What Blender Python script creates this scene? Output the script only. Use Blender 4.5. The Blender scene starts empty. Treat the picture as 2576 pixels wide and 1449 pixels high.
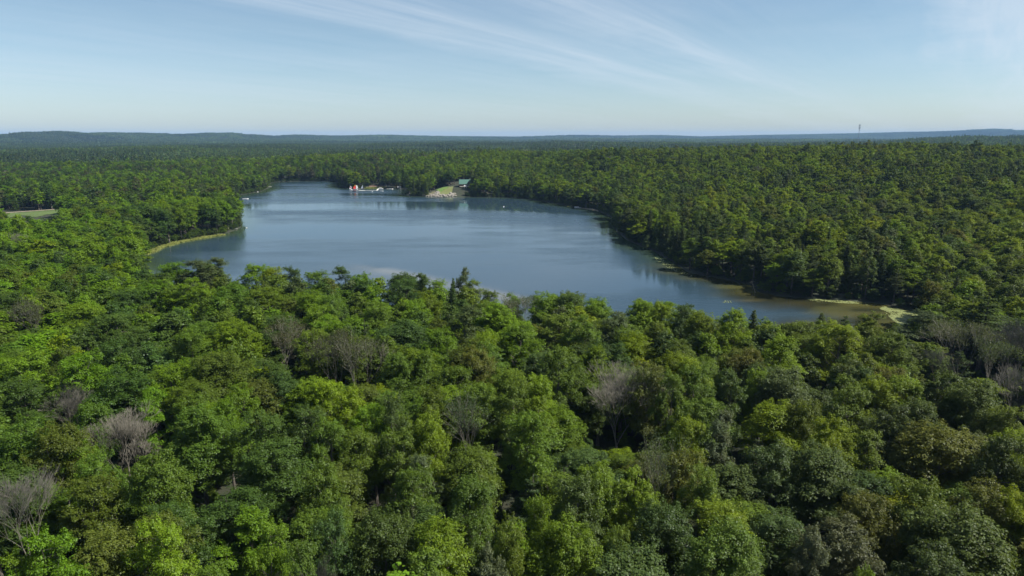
import bpy, math, random
import numpy as np
from mathutils import Vector
from mathutils import noise as mnoise

rng = np.random.default_rng(7)
random.seed(7)
D2R = math.pi / 180
scene = bpy.context.scene
COL = scene.collection

# ------------------------------------------------------------------ camera, light, exposure
CAM_H = 65.0
F = 1718.0                      # focal length in pixels of a 2576 px wide picture
PITCH = math.atan((724.5 - 344) / F)
cam_d = bpy.data.cameras.new('camera')
cam = bpy.data.objects.new('camera', cam_d)
COL.objects.link(cam)
cam.location = (0, 0, CAM_H)
cam.rotation_euler = (math.pi / 2 - PITCH, 0, 0)
cam_d.sensor_width = 36
cam_d.lens = 36 * F / 2576
cam_d.clip_start = 0.5
cam_d.clip_end = 60000
scene.camera = cam

SUN_AZ = 98 * D2R               # clockwise from the view direction (+Y)
SUN_EL = 50 * D2R
SUN_STRENGTH = 5.0
SKY_STRENGTH = 0.067
EXPOSURE = 0.82
scene.view_settings.view_transform = 'Standard'
scene.view_settings.look = 'None'
scene.view_settings.gamma = 1
scene.view_settings.use_curve_mapping = False
scene.view_settings.exposure = EXPOSURE

sun_d = bpy.data.lights.new('sun', 'SUN')
sun_d.energy = SUN_STRENGTH
sun_d.angle = 0.53 * D2R
sun_d.color = (1.0, 0.95, 0.85)
sun = bpy.data.objects.new('sun', sun_d)
COL.objects.link(sun)
sdir = Vector((math.sin(SUN_AZ) * math.cos(SUN_EL), math.cos(SUN_AZ) * math.cos(SUN_EL), math.sin(SUN_EL)))
sun.rotation_euler = sdir.to_track_quat('Z', 'Y').to_euler()
sun.location = sdir * 300

class NT:
    """small helper to write node trees"""
    def __init__(s, tree):
        s.t = tree
    def n(s, kind, **kw):
        nd = s.t.nodes.new(kind)
        for k, v in kw.items():
            setattr(nd, k, v)
        return nd
    def l(s, a, b):
        s.t.links.new(a, b)
    def math(s, op, a, b=None, c=None, clamp=False):
        nd = s.n('ShaderNodeMath', operation=op, use_clamp=clamp)
        for i, v in enumerate((a, b, c)):
            if v is None:
                continue
            if isinstance(v, (int, float)):
                nd.inputs[i].default_value = v
            else:
                s.l(v, nd.inputs[i])
        return nd.outputs[0]
    def mixc(s, f, a, b, mode='MIX'):
        nd = s.n('ShaderNodeMix', data_type='RGBA', blend_type=mode)
        for i, v in ((0, f), (6, a), (7, b)):
            if isinstance(v, (int, float)):
                nd.inputs[i].default_value = v
            elif isinstance(v, tuple):
                nd.inputs[i].default_value = (*v[:3], 1)
            else:
                s.l(v, nd.inputs[i])
        return nd.outputs[2]
    def ramp(s, x, pts):
        nd = s.n('ShaderNodeValToRGB')
        cr = nd.color_ramp
        while len(cr.elements) < len(pts):
            cr.elements.new(0.5)
        for e, (p, c) in zip(cr.elements, pts):
            e.position = p
            e.color = (c, c, c, 1) if isinstance(c, (int, float)) else (*c, 1)
        s.l(x, nd.inputs[0])
        return nd.outputs[0]

world = bpy.data.worlds.new('World')
scene.world = world
world.use_nodes = True
w = NT(world.node_tree)
world.node_tree.nodes.clear()
sky = w.n('ShaderNodeTexSky', sky_type='NISHITA', sun_disc=False)
sky.sun_elevation = SUN_EL
sky.sun_rotation = SUN_AZ
sky.altitude = 200
sky.air_density = 1.0
sky.dust_density = 0.6
sky.ozone_density = 1.5
tc = w.n('ShaderNodeTexCoord')
sep = w.n('ShaderNodeSeparateXYZ')
w.l(tc.outputs['Generated'], sep.inputs[0])
dz = w.math('MAXIMUM', sep.outputs[2], 0.0)
inv = w.math('DIVIDE', 1.0, w.math('ADD', dz, 0.03))
cx = w.math('MULTIPLY', sep.outputs[0], inv)
cy = w.math('MULTIPLY', sep.outputs[1], inv)
across = w.math('SUBTRACT', w.math('MULTIPLY', cx, 0.832), w.math('MULTIPLY', cy, 0.555))
along = w.math('ADD', w.math('MULTIPLY', cx, 0.555), w.math('MULTIPLY', cy, 0.832))
def cloud_noise(sa, sl, det, rough, dist, off):
    cb = w.n('ShaderNodeCombineXYZ')
    w.l(w.math('MULTIPLY', across, sa), cb.inputs[0])
    w.l(w.math('MULTIPLY', along, sl), cb.inputs[1])
    cb.inputs[2].default_value = off
    nz = w.n('ShaderNodeTexNoise')
    nz.inputs['Scale'].default_value = 1
    nz.inputs['Detail'].default_value = det
    nz.inputs['Roughness'].default_value = rough
    nz.inputs['Distortion'].default_value = dist
    w.l(cb.outputs[0], nz.inputs['Vector'])
    return nz.outputs[0]
n_big = cloud_noise(0.55, 0.09, 3, 0.5, 0.6, 3.1)
n_fine = cloud_noise(2.4, 0.25, 6, 0.62, 0.5, 7.7)
n_wisp = cloud_noise(0.9, 0.6, 5, 0.6, 0.3, 1.3)
warp = w.math('ADD', w.math('MULTIPLY', w.math('SUBTRACT', n_big, 0.5), 2.2), w.math('MULTIPLY', w.math('SUBTRACT', n_wisp, 0.5), 0.9))
s01 = w.math('MULTIPLY', w.math('ADD', w.math('ADD', across, warp), 11.0), 1 / 14.0, clamp=True)
band = w.ramp(s01, [(0.0, .55), (0.15, .62), (0.23, .48), (0.31, .18), (0.38, .25), (0.45, .12), (0.485, .62), (0.53, .72),
                    (0.56, .30), (0.585, .45), (0.62, .80), (0.66, .25), (0.72, .10), (0.765, .15), (0.80, 1.0), (1.0, 1.0)])
n_fib = cloud_noise(7.0, 0.35, 5, 0.65, 0.8, 12.9)
cl = w.math('MULTIPLY', band, w.math('ADD', -0.62, w.math('ADD', w.math('MULTIPLY', n_fine, 1.7), w.math('MULTIPLY', n_fib, 1.3))))
cl = w.math('ADD', cl, w.math('MULTIPLY', w.math('SUBTRACT', n_wisp, 0.5), 0.6), clamp=True)
horizon_fade = w.math('MULTIPLY', w.math('SUBTRACT', dz, 0.02), 12.0, clamp=True)
cl = w.math('MULTIPLY', cl, w.math('ADD', 0.35, w.math('MULTIPLY', horizon_fade, 0.65)))
hs = w.n('ShaderNodeHueSaturation')
hs.inputs['Saturation'].default_value = 0.94
w.l(sky.outputs[0], hs.inputs['Color'])
skyc = w.mixc(1.0, hs.outputs[0], (0.85, 0.95, 0.99), 'MULTIPLY')
low = w.math('SUBTRACT', 1.0, w.math('MULTIPLY', dz, 7.0, clamp=True))
skyc = w.mixc(low, skyc, w.mixc(1.0, skyc, (1.03, 1.04, 1.17), 'MULTIPLY'))
skyc = w.mixc(w.math('MULTIPLY', cl, 0.50), skyc, (6.3, 7.0, 7.8))
bg = w.n('ShaderNodeBackground')
w.l(skyc, bg.inputs[0])
bg.inputs[1].default_value = SKY_STRENGTH
wo = w.n('ShaderNodeOutputWorld')
w.l(bg.outputs[0], wo.inputs[0])

# ------------------------------------------------------------------ helpers
def ray(px, py):
    """world direction through a point of the 2576x1449 view"""
    cxp, cyp = (px - 1288) / F, (724.5 - py) / F
    return (cxp, math.cos(PITCH) + cyp * math.sin(PITCH), -math.sin(PITCH) + cyp * math.cos(PITCH))
def at(px, py, z=0.0):
    d = ray(px, py)
    t = (z - CAM_H) / d[2]
    return (d[0] * t, d[1] * t, z)
def proj(x, y, z):
    """px, py of world points (arrays or numbers)"""
    dzz = z - CAM_H
    fw = y * math.cos(PITCH) - dzz * math.sin(PITCH)
    up = y * math.sin(PITCH) + dzz * math.cos(PITCH)
    fw = np.maximum(fw, 1e-3)
    return 1288 + F * x / fw, 724.5 - F * up / fw
def q(px4, py4):                 # full-size photo pixels -> 2576 px
    return px4 / 1.5652, py4 / 1.5652

def tag(o, label=None, cat=None, group=None, kind=None):
    if label: o['label'] = label
    if cat: o['category'] = cat
    if group: o['group'] = group
    if kind: o['kind'] = kind
    return o
def empty(name, loc, rz=0.0):
    o = bpy.data.objects.new(name, None)
    o.empty_display_size = 0.5
    o.location = loc
    o.rotation_euler = (0, 0, rz)
    COL.objects.link(o)
    return o
def mesh_np(name, verts, faces, mat, attrs=None, smooth=False):
    """verts (n,3), faces (m,k) arrays with the same k"""
    me = bpy.data.meshes.new(name)
    verts = np.asarray(verts, dtype=np.float32)
    faces = np.asarray(faces, dtype=np.int32)
    m, k = faces.shape
    me.vertices.add(len(verts))
    me.vertices.foreach_set('co', verts.ravel())
    me.loops.add(m * k)
    me.loops.foreach_set('vertex_index', faces.ravel())
    me.polygons.add(m)
    me.polygons.foreach_set('loop_start', np.arange(0, m * k, k, dtype=np.int32))
    me.polygons.foreach_set('loop_total', np.full(m, k, dtype=np.int32))
    if smooth:
        me.polygons.foreach_set('use_smooth', np.ones(m, dtype=bool))
    for an, (dom, typ, data) in (attrs or {}).items():
        a = me.attributes.new(an, typ, dom)
        a.data.foreach_set('value' if typ == 'FLOAT' else ('color' if 'COLOR' in typ else 'vector'), np.asarray(data, dtype=np.float32).ravel())
    me.materials.append(mat)
    me.update()
    me.validate()
    return me
class MB:
    """collects polygons and builds one mesh"""
    def __init__(s): s.v, s.f = [], []
    def poly(s, pts):
        i = len(s.v); s.v += [tuple(p) for p in pts]; s.f.append(tuple(range(i, i + len(pts))))
    def box(s, x0, x1, y0, y1, z0, z1):
        i = len(s.v)
        s.v += [(x, y, z) for z in (z0, z1) for x, y in ((x0, y0), (x1, y0), (x1, y1), (x0, y1))]
        s.f += [(i + 3, i + 2, i + 1, i), (i + 4, i + 5, i + 6, i + 7)] + [(i + k, i + (k + 1) % 4, i + 4 + (k + 1) % 4, i + 4 + k) for k in range(4)]
    def tube(s, a, b, ra, rb=None, n=6):
        rb = ra if rb is None else rb
        a, b = Vector(a), Vector(b)
        d = (b - a).normalized()
        u = d.orthogonal().normalized(); v = d.cross(u)
        i = len(s.v)
        for c, r in ((a, ra), (b, rb)):
            for k in range(n):
                t = 2 * math.pi * k / n
                s.v.append(tuple(c + u * (r * math.cos(t)) + v * (r * math.sin(t))))
        for k in range(n):
            s.f.append((i + k, i + (k + 1) % n, i + n + (k + 1) % n, i + n + k))
        s.f.append(tuple(range(i + n - 1, i - 1, -1))); s.f.append(tuple(range(i + n, i + 2 * n)))
    def sheet(s, rows):
        """loft of rows of points with equal length"""
        i = len(s.v); k = len(rows[0])
        for r in rows: s.v += [tuple(p) for p in r]
        for a in range(len(rows) - 1):
            for b in range(k - 1):
                s.f.append((i + a * k + b, i + a * k + b + 1, i + (a + 1) * k + b + 1, i + (a + 1) * k + b))
    def mesh(s, name, mat, smooth=False):
        me = bpy.data.meshes.new(name); me.from_pydata(s.v, [], s.f); me.materials.append(mat)
        if smooth:
            for p in me.polygons: p.use_smooth = True
        me.update(); return me
    def build(s, name, mat, parent=None, smooth=False):
        o = bpy.data.objects.new(name, s.mesh(name, mat, smooth)); COL.objects.link(o)
        if parent is not None: o.parent = parent
        return o

def mat_simple(name, color, rough=0.6, metal=0.0, var=0.12, scale=3.0):
    m = bpy.data.materials.new(name); m.use_nodes = True
    t = NT(m.node_tree); b = m.node_tree.nodes['Principled BSDF']
    g = t.n('ShaderNodeTexCoord'); nz = t.n('ShaderNodeTexNoise')
    nz.inputs['Scale'].default_value = scale; nz.inputs['Detail'].default_value = 4
    t.l(g.outputs['Object'], nz.inputs['Vector'])
    c = t.mixc(nz.outputs[0], tuple(v * (1 - var) for v in color), tuple(min(1, v * (1 + var)) for v in color))
    t.l(c, b.inputs['Base Color'])
    b.inputs['Roughness'].default_value = rough; b.inputs['Metallic'].default_value = metal
    return m

# ------------------------------------------------------------------ lake outline and terrain
SHORE_PX = [(366, 668), (352, 643), (375, 634), (400, 622), (450, 608), (500, 599), (560, 590), (598, 577), (606, 570),
            (602, 545), (590, 520), (562, 506), (560, 499), (590, 494), (620, 488), (655, 482), (674, 474), (677, 463), (690, 458),
            (760, 455.5), (840, 456), (858, 460), (852, 470), (882, 475), (924, 474), (968, 475), (1032, 475.5), (1033, 480),
            (1030, 487), (1014, 491), (1030, 493), (1069, 494), (1150, 495), (1246, 496), (1290, 497), (1333, 501), (1390, 511), (1445, 521),
            (1504, 530), (1539, 547), (1542, 561), (1554, 585), (1584, 607), (1648, 633), (1700, 663), (1733, 685), (1778, 695),
            (1852, 708), (1901, 721), (1904, 734), (1964, 745), (2038, 751), (2150, 758), (2217, 764), (2262, 775), (2306, 784),
            (2338, 798), (2325, 826), (2230, 846), (2100, 852), (1900, 850), (1600, 833), (1300, 812), (1100, 802), (850, 797),
            (600, 780), (430, 742), (374, 700)]
SHORE = np.array([at(*p)[:2] for p in SHORE_PX])
def lake_sd(x, y):
    """signed distance to the lake outline: positive on land"""
    x = np.asarray(x, float); y = np.asarray(y, float)
    best = np.full(x.shape, 1e18); inside = np.zeros(x.shape, bool)
    n = len(SHORE)
    for i in range(n):
        ax, ay = SHORE[i]; bx, by = SHORE[(i + 1) % n]
        ex, ey = bx - ax, by - ay
        t = np.clip(((x - ax) * ex + (y - ay) * ey) / (ex * ex + ey * ey), 0, 1)
        dd = (x - ax - t * ex) ** 2 + (y - ay - t * ey) ** 2
        best = np.minimum(best, dd)
        c = ((ay > y) != (by > y))
        with np.errstate(divide='ignore', invalid='ignore'):
            xi = ex * (y - ay) / (ey if ey != 0 else 1e-9) + ax
        inside ^= c & (x < xi)
    d = np.sqrt(best)
    return np.where(inside, -d, d)

def vnoise(x, y, s, seed=0):
    """smooth value noise, 0..1"""
    x = np.asarray(x) / s + seed * 17.31; y = np.asarray(y) / s + seed * 9.77
    xi, yi = np.floor(x), np.floor(y); fx, fy = x - xi, y - yi
    fx = fx * fx * (3 - 2 * fx); fy = fy * fy * (3 - 2 * fy)
    def h(a, b):
        v = np.sin(a * 127.1 + b * 311.7 + seed * 74.7) * 43758.5453
        return v - np.floor(v)
    return (h(xi, yi) * (1 - fx) + h(xi + 1, yi) * fx) * (1 - fy) + (h(xi, yi + 1) * (1 - fx) + h(xi + 1, yi + 1) * fx) * fy
def sstep(a, b, x):
    t = np.clip((x - a) / (b - a), 0, 1); return t * t * (3 - 2 * t)

PROF = np.array([(-900, 2), (0, 1), (60, 3.5), (100, 6.5), (170, 10), (230, 5.5), (300, 7.5), (400, 6.5), (460, 4), (580, 8), (650, 3), (700, 0), (760, 3.5),
                 (850, 1), (970, 3.5), (1100, 0.5), (1300, -1), (1450, 3.5), (1550, 1.5), (1650, 3), (1750, -.5), (1900, 3), (2000, 4.5), (2160, 7), (2250, 9),
                 (2330, 10), (2400, 12), (2470, 15), (2520, 12), (2576, 12), (3500, 8)], float)
def terrain(x, y):
    x = np.asarray(x, float); y = np.asarray(y, float)
    r = np.hypot(x, y)
    sd = lake_sd(x, y)
    px = 1288 + F * x / np.maximum(y, 1) * 1.0
    land = sstep(0, 220, sd)
    h = 1.0 + 2.0 * vnoise(x, y, 90, 1) * sstep(15, 80, sd)
    # right-hand ridge
    rx = sstep(0, 130, x) * (1 - 0.3 * sstep(900, 1500, x))
    h = h + 25 * rx * sstep(430, 880, y + 0.2 * x) * (1 - 0.75 * sstep(1000, 1500, y)) * land
    h = h + 4 * sstep(120, 300, x) * sstep(200, 420, y) * land
    # ridge behind the far cove
    mx = sstep(-460, -330, x) * (1 - sstep(0, 130, x))
    h = h + 15 * mx * sstep(980, 1180, y) * (1 - 0.8 * sstep(1350, 1900, y))
    h = h + 8 * np.exp(-(((x + 120) / 120) ** 2 + ((y - 930) / 90) ** 2)) * sstep(0, 60, sd)
    # the house knoll
    h = h + 6.0 * np.exp(-(((x + 55) / 42) ** 2 + ((y - 815) / 55) ** 2)) * sstep(0, 45, sd)
    h = h + (vnoise(x, y, 130, 4) - .45) * 11 * land * sstep(330, 520, r) * sstep(40, 160, sd)
    fe = np.hypot((x + 400) / 190, (y - 590) / 105); kf = 1 - sstep(.75, 1.2, fe); h = h * (1 - kf) + 2.4 * kf
    # hill at the far right, rolling ground everywhere
    h = h + 34 * np.exp(-(((x - 1900) / 420) ** 2 + ((y - 2700) / 500) ** 2))
    h = h + (vnoise(x, y, 700, 2) - 0.35) * 14 * sstep(1200, 2600, r) + (vnoise(x, y, 260, 3) - .4) * 6 * sstep(500, 1500, r) * land * (1 - kf)
    h = h + (vnoise(x, y, 1900, 5) - 0.5) * 22 * sstep(2500, 5000, r)
    # far ranges on the horizon
    hp = np.interp(px, PROF[:, 0], PROF[:, 1])
    R0 = np.interp(px, [0, 700, 1300, 2000, 2576], [6000, 7600, 9500, 12000, 13000])
    want = CAM_H + hp * r / F - 14
    k = np.exp(-((r - R0) / (0.10 * R0)) ** 2)
    far = np.maximum(h, 0) * (1 - k) + want * k
    h = np.where(y > 2500, far, h)
    # shore profile
    bank = np.where(sd > 0, 0.06 + np.minimum(sd * 0.16, 1.0) , np.maximum(sd * 0.12, -3.0))
    h = np.where(sd > 0, bank + np.maximum(h - 1, 0) * sstep(2, 40, sd), bank)
    return h

def leafy_material(name, source):
    """source: 'object' reads the object's colour, 'instancer' the colour stored on each instance"""
    m = bpy.data.materials.new(name); m.use_nodes = True
    t = NT(m.node_tree); m.node_tree.nodes.clear()
    if source == 'object':
        oi = t.n('ShaderNodeObjectInfo'); tint = oi.outputs['Color']
    else:
        a = t.n('ShaderNodeAttribute', attribute_type='INSTANCER', attribute_name='tint'); tint = a.outputs['Color']
    v = t.n('ShaderNodeAttribute', attribute_type='GEOMETRY', attribute_name='leafcol')
    c = t.mixc(1.0, tint, v.outputs['Color'], 'MULTIPLY')
    df = t.n('ShaderNodeBsdfDiffuse'); t.l(c, df.inputs[0])
    tr = t.n('ShaderNodeBsdfTranslucent')
    t.l(t.mixc(1.0, c, (1.30, 1.25, 0.40), 'MULTIPLY'), tr.inputs[0])
    mx = t.n('ShaderNodeMixShader'); mx.inputs[0].default_value = 0.38
    t.l(df.outputs[0], mx.inputs[1]); t.l(tr.outputs[0], mx.inputs[2])
    gl = t.n('ShaderNodeBsdfGlossy'); gl.inputs['Roughness'].default_value = 0.48
    gl.inputs[0].default_value = (0.9, 0.95, 1, 1)
    m2 = t.n('ShaderNodeMixShader'); m2.inputs[0].default_value = 0.012
    t.l(mx.outputs[0], m2.inputs[1]); t.l(gl.outputs[0], m2.inputs[2])
    o = t.n('ShaderNodeOutputMaterial'); t.l(m2.outputs[0], o.inputs[0])
    return m
LEAF_OBJ = leafy_material('leaves', 'object')
LEAF_INST = leafy_material('leaves_in_the_wood', 'instancer')
def bark_material(name, c0, c1):
    m = bpy.data.materials.new(name); m.use_nodes = True
    t = NT(m.node_tree); b = m.node_tree.nodes['Principled BSDF']
    g = t.n('ShaderNodeTexCoord'); mp = t.n('ShaderNodeMapping'); mp.inputs['Scale'].default_value = (5, 5, 0.8)
    nz = t.n('ShaderNodeTexNoise'); nz.inputs['Scale'].default_value = 2; nz.inputs['Detail'].default_value = 5
    t.l(g.outputs['Object'], mp.inputs[0]); t.l(mp.outputs[0], nz.inputs['Vector'])
    t.l(t.mixc(t.ramp(nz.outputs[0], [(0.3, 0.0), (0.7, 1.0)]), c0, c1), b.inputs['Base Color'])
    b.inputs['Roughness'].default_value = 0.9
    return m
BARK = bark_material('bark', (0.05, 0.042, 0.034), (0.13, 0.115, 0.098))
DEADWOOD = bark_material('dead_wood', (0.10, 0.092, 0.072), (0.20, 0.185, 0.15))
BIRCH = bark_material('white_bark', (0.25, 0.24, 0.22), (0.6, 0.58, 0.55))

# ground sheet: fine near the lake, coarse to the horizon
def axis(lo, hi, step, far_lo, far_hi, g=1.16):
    a = list(np.arange(lo, hi + 0.1, step)); s = step; v = hi
    while v < far_hi: s *= g; v += s; a.append(v)
    s = step; v = lo; b = []
    while v > far_lo: s *= g; v -= s; b.append(v)
    return np.array(b[::-1] + a)
gx = axis(-520, 640, 5.0, -17000, 17000, 1.05); gy = axis(-60, 1160, 5.0, -400, 17500, 1.05)
XX, YY = np.meshgrid(gx, gy)
ZZ = terrain(XX.ravel(), YY.ravel())
nx, ny = len(gx), len(gy)
ii, jj = np.meshgrid(np.arange(nx - 1), np.arange(ny - 1))
i0 = (jj * nx + ii).ravel()
gfaces = np.stack([i0, i0 + 1, i0 + nx + 1, i0 + nx], 1)
def ground_material():
    m = bpy.data.materials.new('forest_floor'); m.use_nodes = True
    t = NT(m.node_tree); b = m.node_tree.nodes['Principled BSDF']
    g = t.n('ShaderNodeNewGeometry'); n1 = t.n('ShaderNodeTexNoise'); n1.inputs['Scale'].default_value = 0.35; n1.inputs['Detail'].default_value = 8
    n2 = t.n('ShaderNodeTexNoise'); n2.inputs['Scale'].default_value = 0.02; n2.inputs['Detail'].default_value = 5
    t.l(g.outputs['Position'], n1.inputs['Vector']); t.l(g.outputs['Position'], n2.inputs['Vector'])
    c = t.mixc(t.ramp(n1.outputs[0], [(0.35, 0.0), (0.65, 1.0)]), (0.024, 0.020, 0.013), (0.016, 0.026, 0.009))
    c = t.mixc(t.math('MULTIPLY', n2.outputs[0], 0.5), c, (0.022, 0.034, 0.011))
    t.l(c, b.inputs['Base Color']); b.inputs['Roughness'].default_value = 1.0
    return m
gme = mesh_np('ground', np.stack([XX.ravel(), YY.ravel(), ZZ], 1), gfaces, ground_material(), smooth=True)
ground = bpy.data.objects.new('ground', gme); COL.objects.link(ground); tag(ground, kind='structure')

# water sheet: the cells of a grid that reach the lake
wx = np.arange(-520, 420, 4.0); wy = np.arange(150, 1120, 4.0)
WX, WY = np.meshgrid(wx, wy)
fx, fy = WX.ravel(), WY.ravel()
wsd = lake_sd(fx, fy)
wpx, wpy = proj(fx, fy, 0.0)
nwx, nwy = len(wx), len(wy)
ii, jj = np.meshgrid(np.arange(nwx - 1), np.arange(nwy - 1)); i0 = (jj * nwx + ii).ravel()
wf = np.stack([i0, i0 + 1, i0 + nwx + 1, i0 + nwx], 1)
wf = wf[(wsd[wf].min(1) < 6)]
used = np.unique(wf); remap = -np.ones(len(fx), int); remap[used] = np.arange(len(used))
depth = -wsd
wob = vnoise(fx, fy, 22, 11) * 14 + vnoise(fx, fy, 7, 12) * 5
deep = np.array((0.024, 0.046, 0.066)); green = np.array((0.035, 0.055, 0.022)); brown = np.array((0.080, 0.060, 0.012)); pale = np.array((0.26, 0.23, 0.19))
# the shallow muddy arm on the right, weedy margins, and a pale bar of water colour off the near shore
arm = sstep(40, 100, fx) * (1 - sstep(320, 370, fy)) * (1 - sstep(8, 34, depth + wob - 4 - 38 * sstep(105, 140, fx)))
marg = 1 - sstep(4, 26, depth + wob * .5)
bx0, by0, _ = at(1080, 702); bx1, by1, _ = at(1310, 752)
tt = np.clip(((fx - bx0) * (bx1 - bx0) + (fy - by0) * (by1 - by0)) / ((bx1 - bx0) ** 2 + (by1 - by0) ** 2), -0.6, 1)
bar_d = np.hypot(fx - bx0 - tt * (bx1 - bx0), fy - by0 - tt * (by1 - by0))
near_side = 1.0 * (((fx - bx0) * (by1 - by0) - (fy - by0) * (bx1 - bx0)) > 0)
bar = np.exp(-(bar_d / 4.5) ** 2) + 0.55 * near_side * np.exp(-(bar_d / 22) ** 2)
bar = np.clip(bar, 0, 1) * (0.55 + 0.5 * vnoise(fx, fy, 9, 21))
colr = deep[None] * np.ones((len(fx), 1))
mix = lambda a, b, k: a * (1 - k[:, None]) + b * k[:, None]
colr = mix(colr, green[None], marg * 0.9)
bn = vnoise(fx * 0.5 + 0.2 * fy, fy * 1.6, 9, 31); br = mix(brown[None] * (0.30 + 0.9 * bn)[:, None], np.array((0.045, 0.048, 0.014))[None], sstep(.3, .8, vnoise(fx * .5, fy, 17, 33)) * .7); br = br * (0.45 + 0.9 * sstep(.25, .75, vnoise(fx * .45, fy * 1.3, 6.5, 34)))[:, None]
colr = mix(colr, br, np.clip(arm, 0, 1) * 0.85)
colr = mix(colr, pale[None], bar * 0.42)
# calmer water: under the far right bank, the left bank, the muddy arm; ruffled water in wind streaks
ex, ey, _ = at(1330, 512)
ang = np.hypot((fx - ex) / 105, (fy - ey - 0.55 * (ex - fx)) / 85)
calm = (1 - sstep(0.75, 1.1, ang + 0.25 * (vnoise(fx * .35, fy, 16, 41) - .5)))
calm = np.maximum(calm, (1 - sstep(10, 34, depth + wob * .6)) * 0.75)
calm = np.maximum(calm, np.clip(arm, 0, 1) * 0.5)
streak = vnoise(fx * 0.22 + 3, fy, 13, 51)
calm = np.clip(calm - 0.55 * sstep(0.62, 0.8, streak) * sstep(6, 20, depth), 0, 1)
ruff = np.clip(0.5 + 1.5 * (vnoise(fx * 0.14 + fy * .1, fy * 0.9, 34, 61) - .5) + 0.8 * (vnoise(fx * .2 + fy * .1, fy, 12, 62) - .5) + .4 * (vnoise(fx * .35, fy, 4.5, 63) - .5), 0, 1)
def water_material():
    m = bpy.data.materials.new('lake_water'); m.use_nodes = True
    t = NT(m.node_tree); b = m.node_tree.nodes['Principled BSDF']
    ca = t.n('ShaderNodeAttribute', attribute_name='bed'); cm = t.n('ShaderNodeAttribute', attribute_name='calm'); ru = t.n('ShaderNodeAttribute', attribute_name='ruff')
    t.l(ca.outputs['Color'], b.inputs['Base Color'])
    b.inputs['IOR'].default_value = 1.333
    g = t.n('ShaderNodeNewGeometry')
    mp = t.n('ShaderNodeMapping'); mp.inputs['Scale'].default_value = (0.55, 1.0, 1.0); mp.inputs['Rotation'].default_value = (0, 0, 0.35)
    t.l(g.outputs['Position'], mp.inputs[0])
    n1 = t.n('ShaderNodeTexNoise'); n1.inputs['Scale'].default_value = 0.9; n1.inputs['Detail'].default_value = 3; n1.inputs['Roughness'].default_value = 0.6
    t.l(mp.outputs[0], n1.inputs['Vector'])
    bp = t.n('ShaderNodeBump'); bp.inputs['Distance'].default_value = 0.10
    ruf = t.math('MULTIPLY', t.math('SUBTRACT', 1.0, cm.outputs['Fac']), t.math('ADD', 0.20, t.math('MULTIPLY', ru.outputs['Fac'], 1.15)))
    t.l(t.math('ADD', 0.004, t.math('MULTIPLY', ruf, 0.80)), bp.inputs['Strength'])
    mp2 = t.n('ShaderNodeMapping'); mp2.inputs['Scale'].default_value = (0.10, 0.42, 1.0); mp2.inputs['Rotation'].default_value = (0, 0, 0.12)
    t.l(g.outputs['Position'], mp2.inputs[0]); n3 = t.n('ShaderNodeTexNoise'); n3.inputs['Scale'].default_value = 1.0; n3.inputs['Detail'].default_value = 4; n3.inputs['Roughness'].default_value = 0.65
    t.l(mp2.outputs[0], n3.inputs['Vector'])
    t.l(t.math('ADD', n1.outputs[0], t.math('MULTIPLY', n3.outputs[0], 1.6)), bp.inputs['Height'])
    t.l(bp.outputs[0], b.inputs['Normal'])
    t.l(t.math('ADD', 0.012, t.math('MULTIPLY', ruf, 0.20)), b.inputs['Roughness'])
    return m
wme = mesh_np('lake', np.stack([fx, fy, fx * 0], 1)[used], remap[wf], water_material(),
              {'bed': ('POINT', 'FLOAT_COLOR', np.concatenate([colr, np.ones((len(fx), 1))], 1)[used]),
               'calm': ('POINT', 'FLOAT', calm[used]), 'ruff': ('POINT', 'FLOAT', ruff[used])})
lake = bpy.data.objects.new('lake_water', wme); COL.objects.link(lake); tag(lake, kind='structure')

# ------------------------------------------------------------------ haze
hb = MB(); hb.box(-17500, 17500, -1200, 18500, -5, 0)
hz = MB(); hz.box(-18000, 18000, -1500, 19000, -8.0, 185.0)
hm = bpy.data.materials.new('haze_air'); hm.use_nodes = True
ht = NT(hm.node_tree); hm.node_tree.nodes.clear()
pv = ht.n('ShaderNodeVolumePrincipled'); pv.inputs['Density'].default_value = 4.2e-5; pv.inputs['Color'].default_value = (0.34, 0.58, 0.95, 1)
pv.inputs['Anisotropy'].default_value = 0.0
ho = ht.n('ShaderNodeOutputMaterial'); ht.l(pv.outputs[0], ho.inputs['Volume'])
hobj = hz.build('haze', hm); tag(hobj, kind='stuff')

# ------------------------------------------------------------------ tree prototypes
def unit(a):
    return a / np.maximum(np.linalg.norm(a, axis=-1, keepdims=True), 1e-9)
def leaf_quads(cen, nrm, size, r, asp=0.75):
    """leaf blades: rhombic quads at cen with normal nrm"""
    n = len(cen)
    rnd = unit(r.normal(size=(n, 3)))
    u = unit(np.cross(nrm, rnd)); v = np.cross(nrm, u)
    s = size[:, None] if np.ndim(size) else size
    bend = nrm * s * 0.18
    V = np.stack([cen - u * s * .5, cen - v * s * .5 * asp + bend, cen + u * s * .5, cen + v * s * .5 * asp + bend], 1).reshape(-1, 3)
    Fc = np.arange(4 * n).reshape(n, 4)
    return V, Fc

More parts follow.
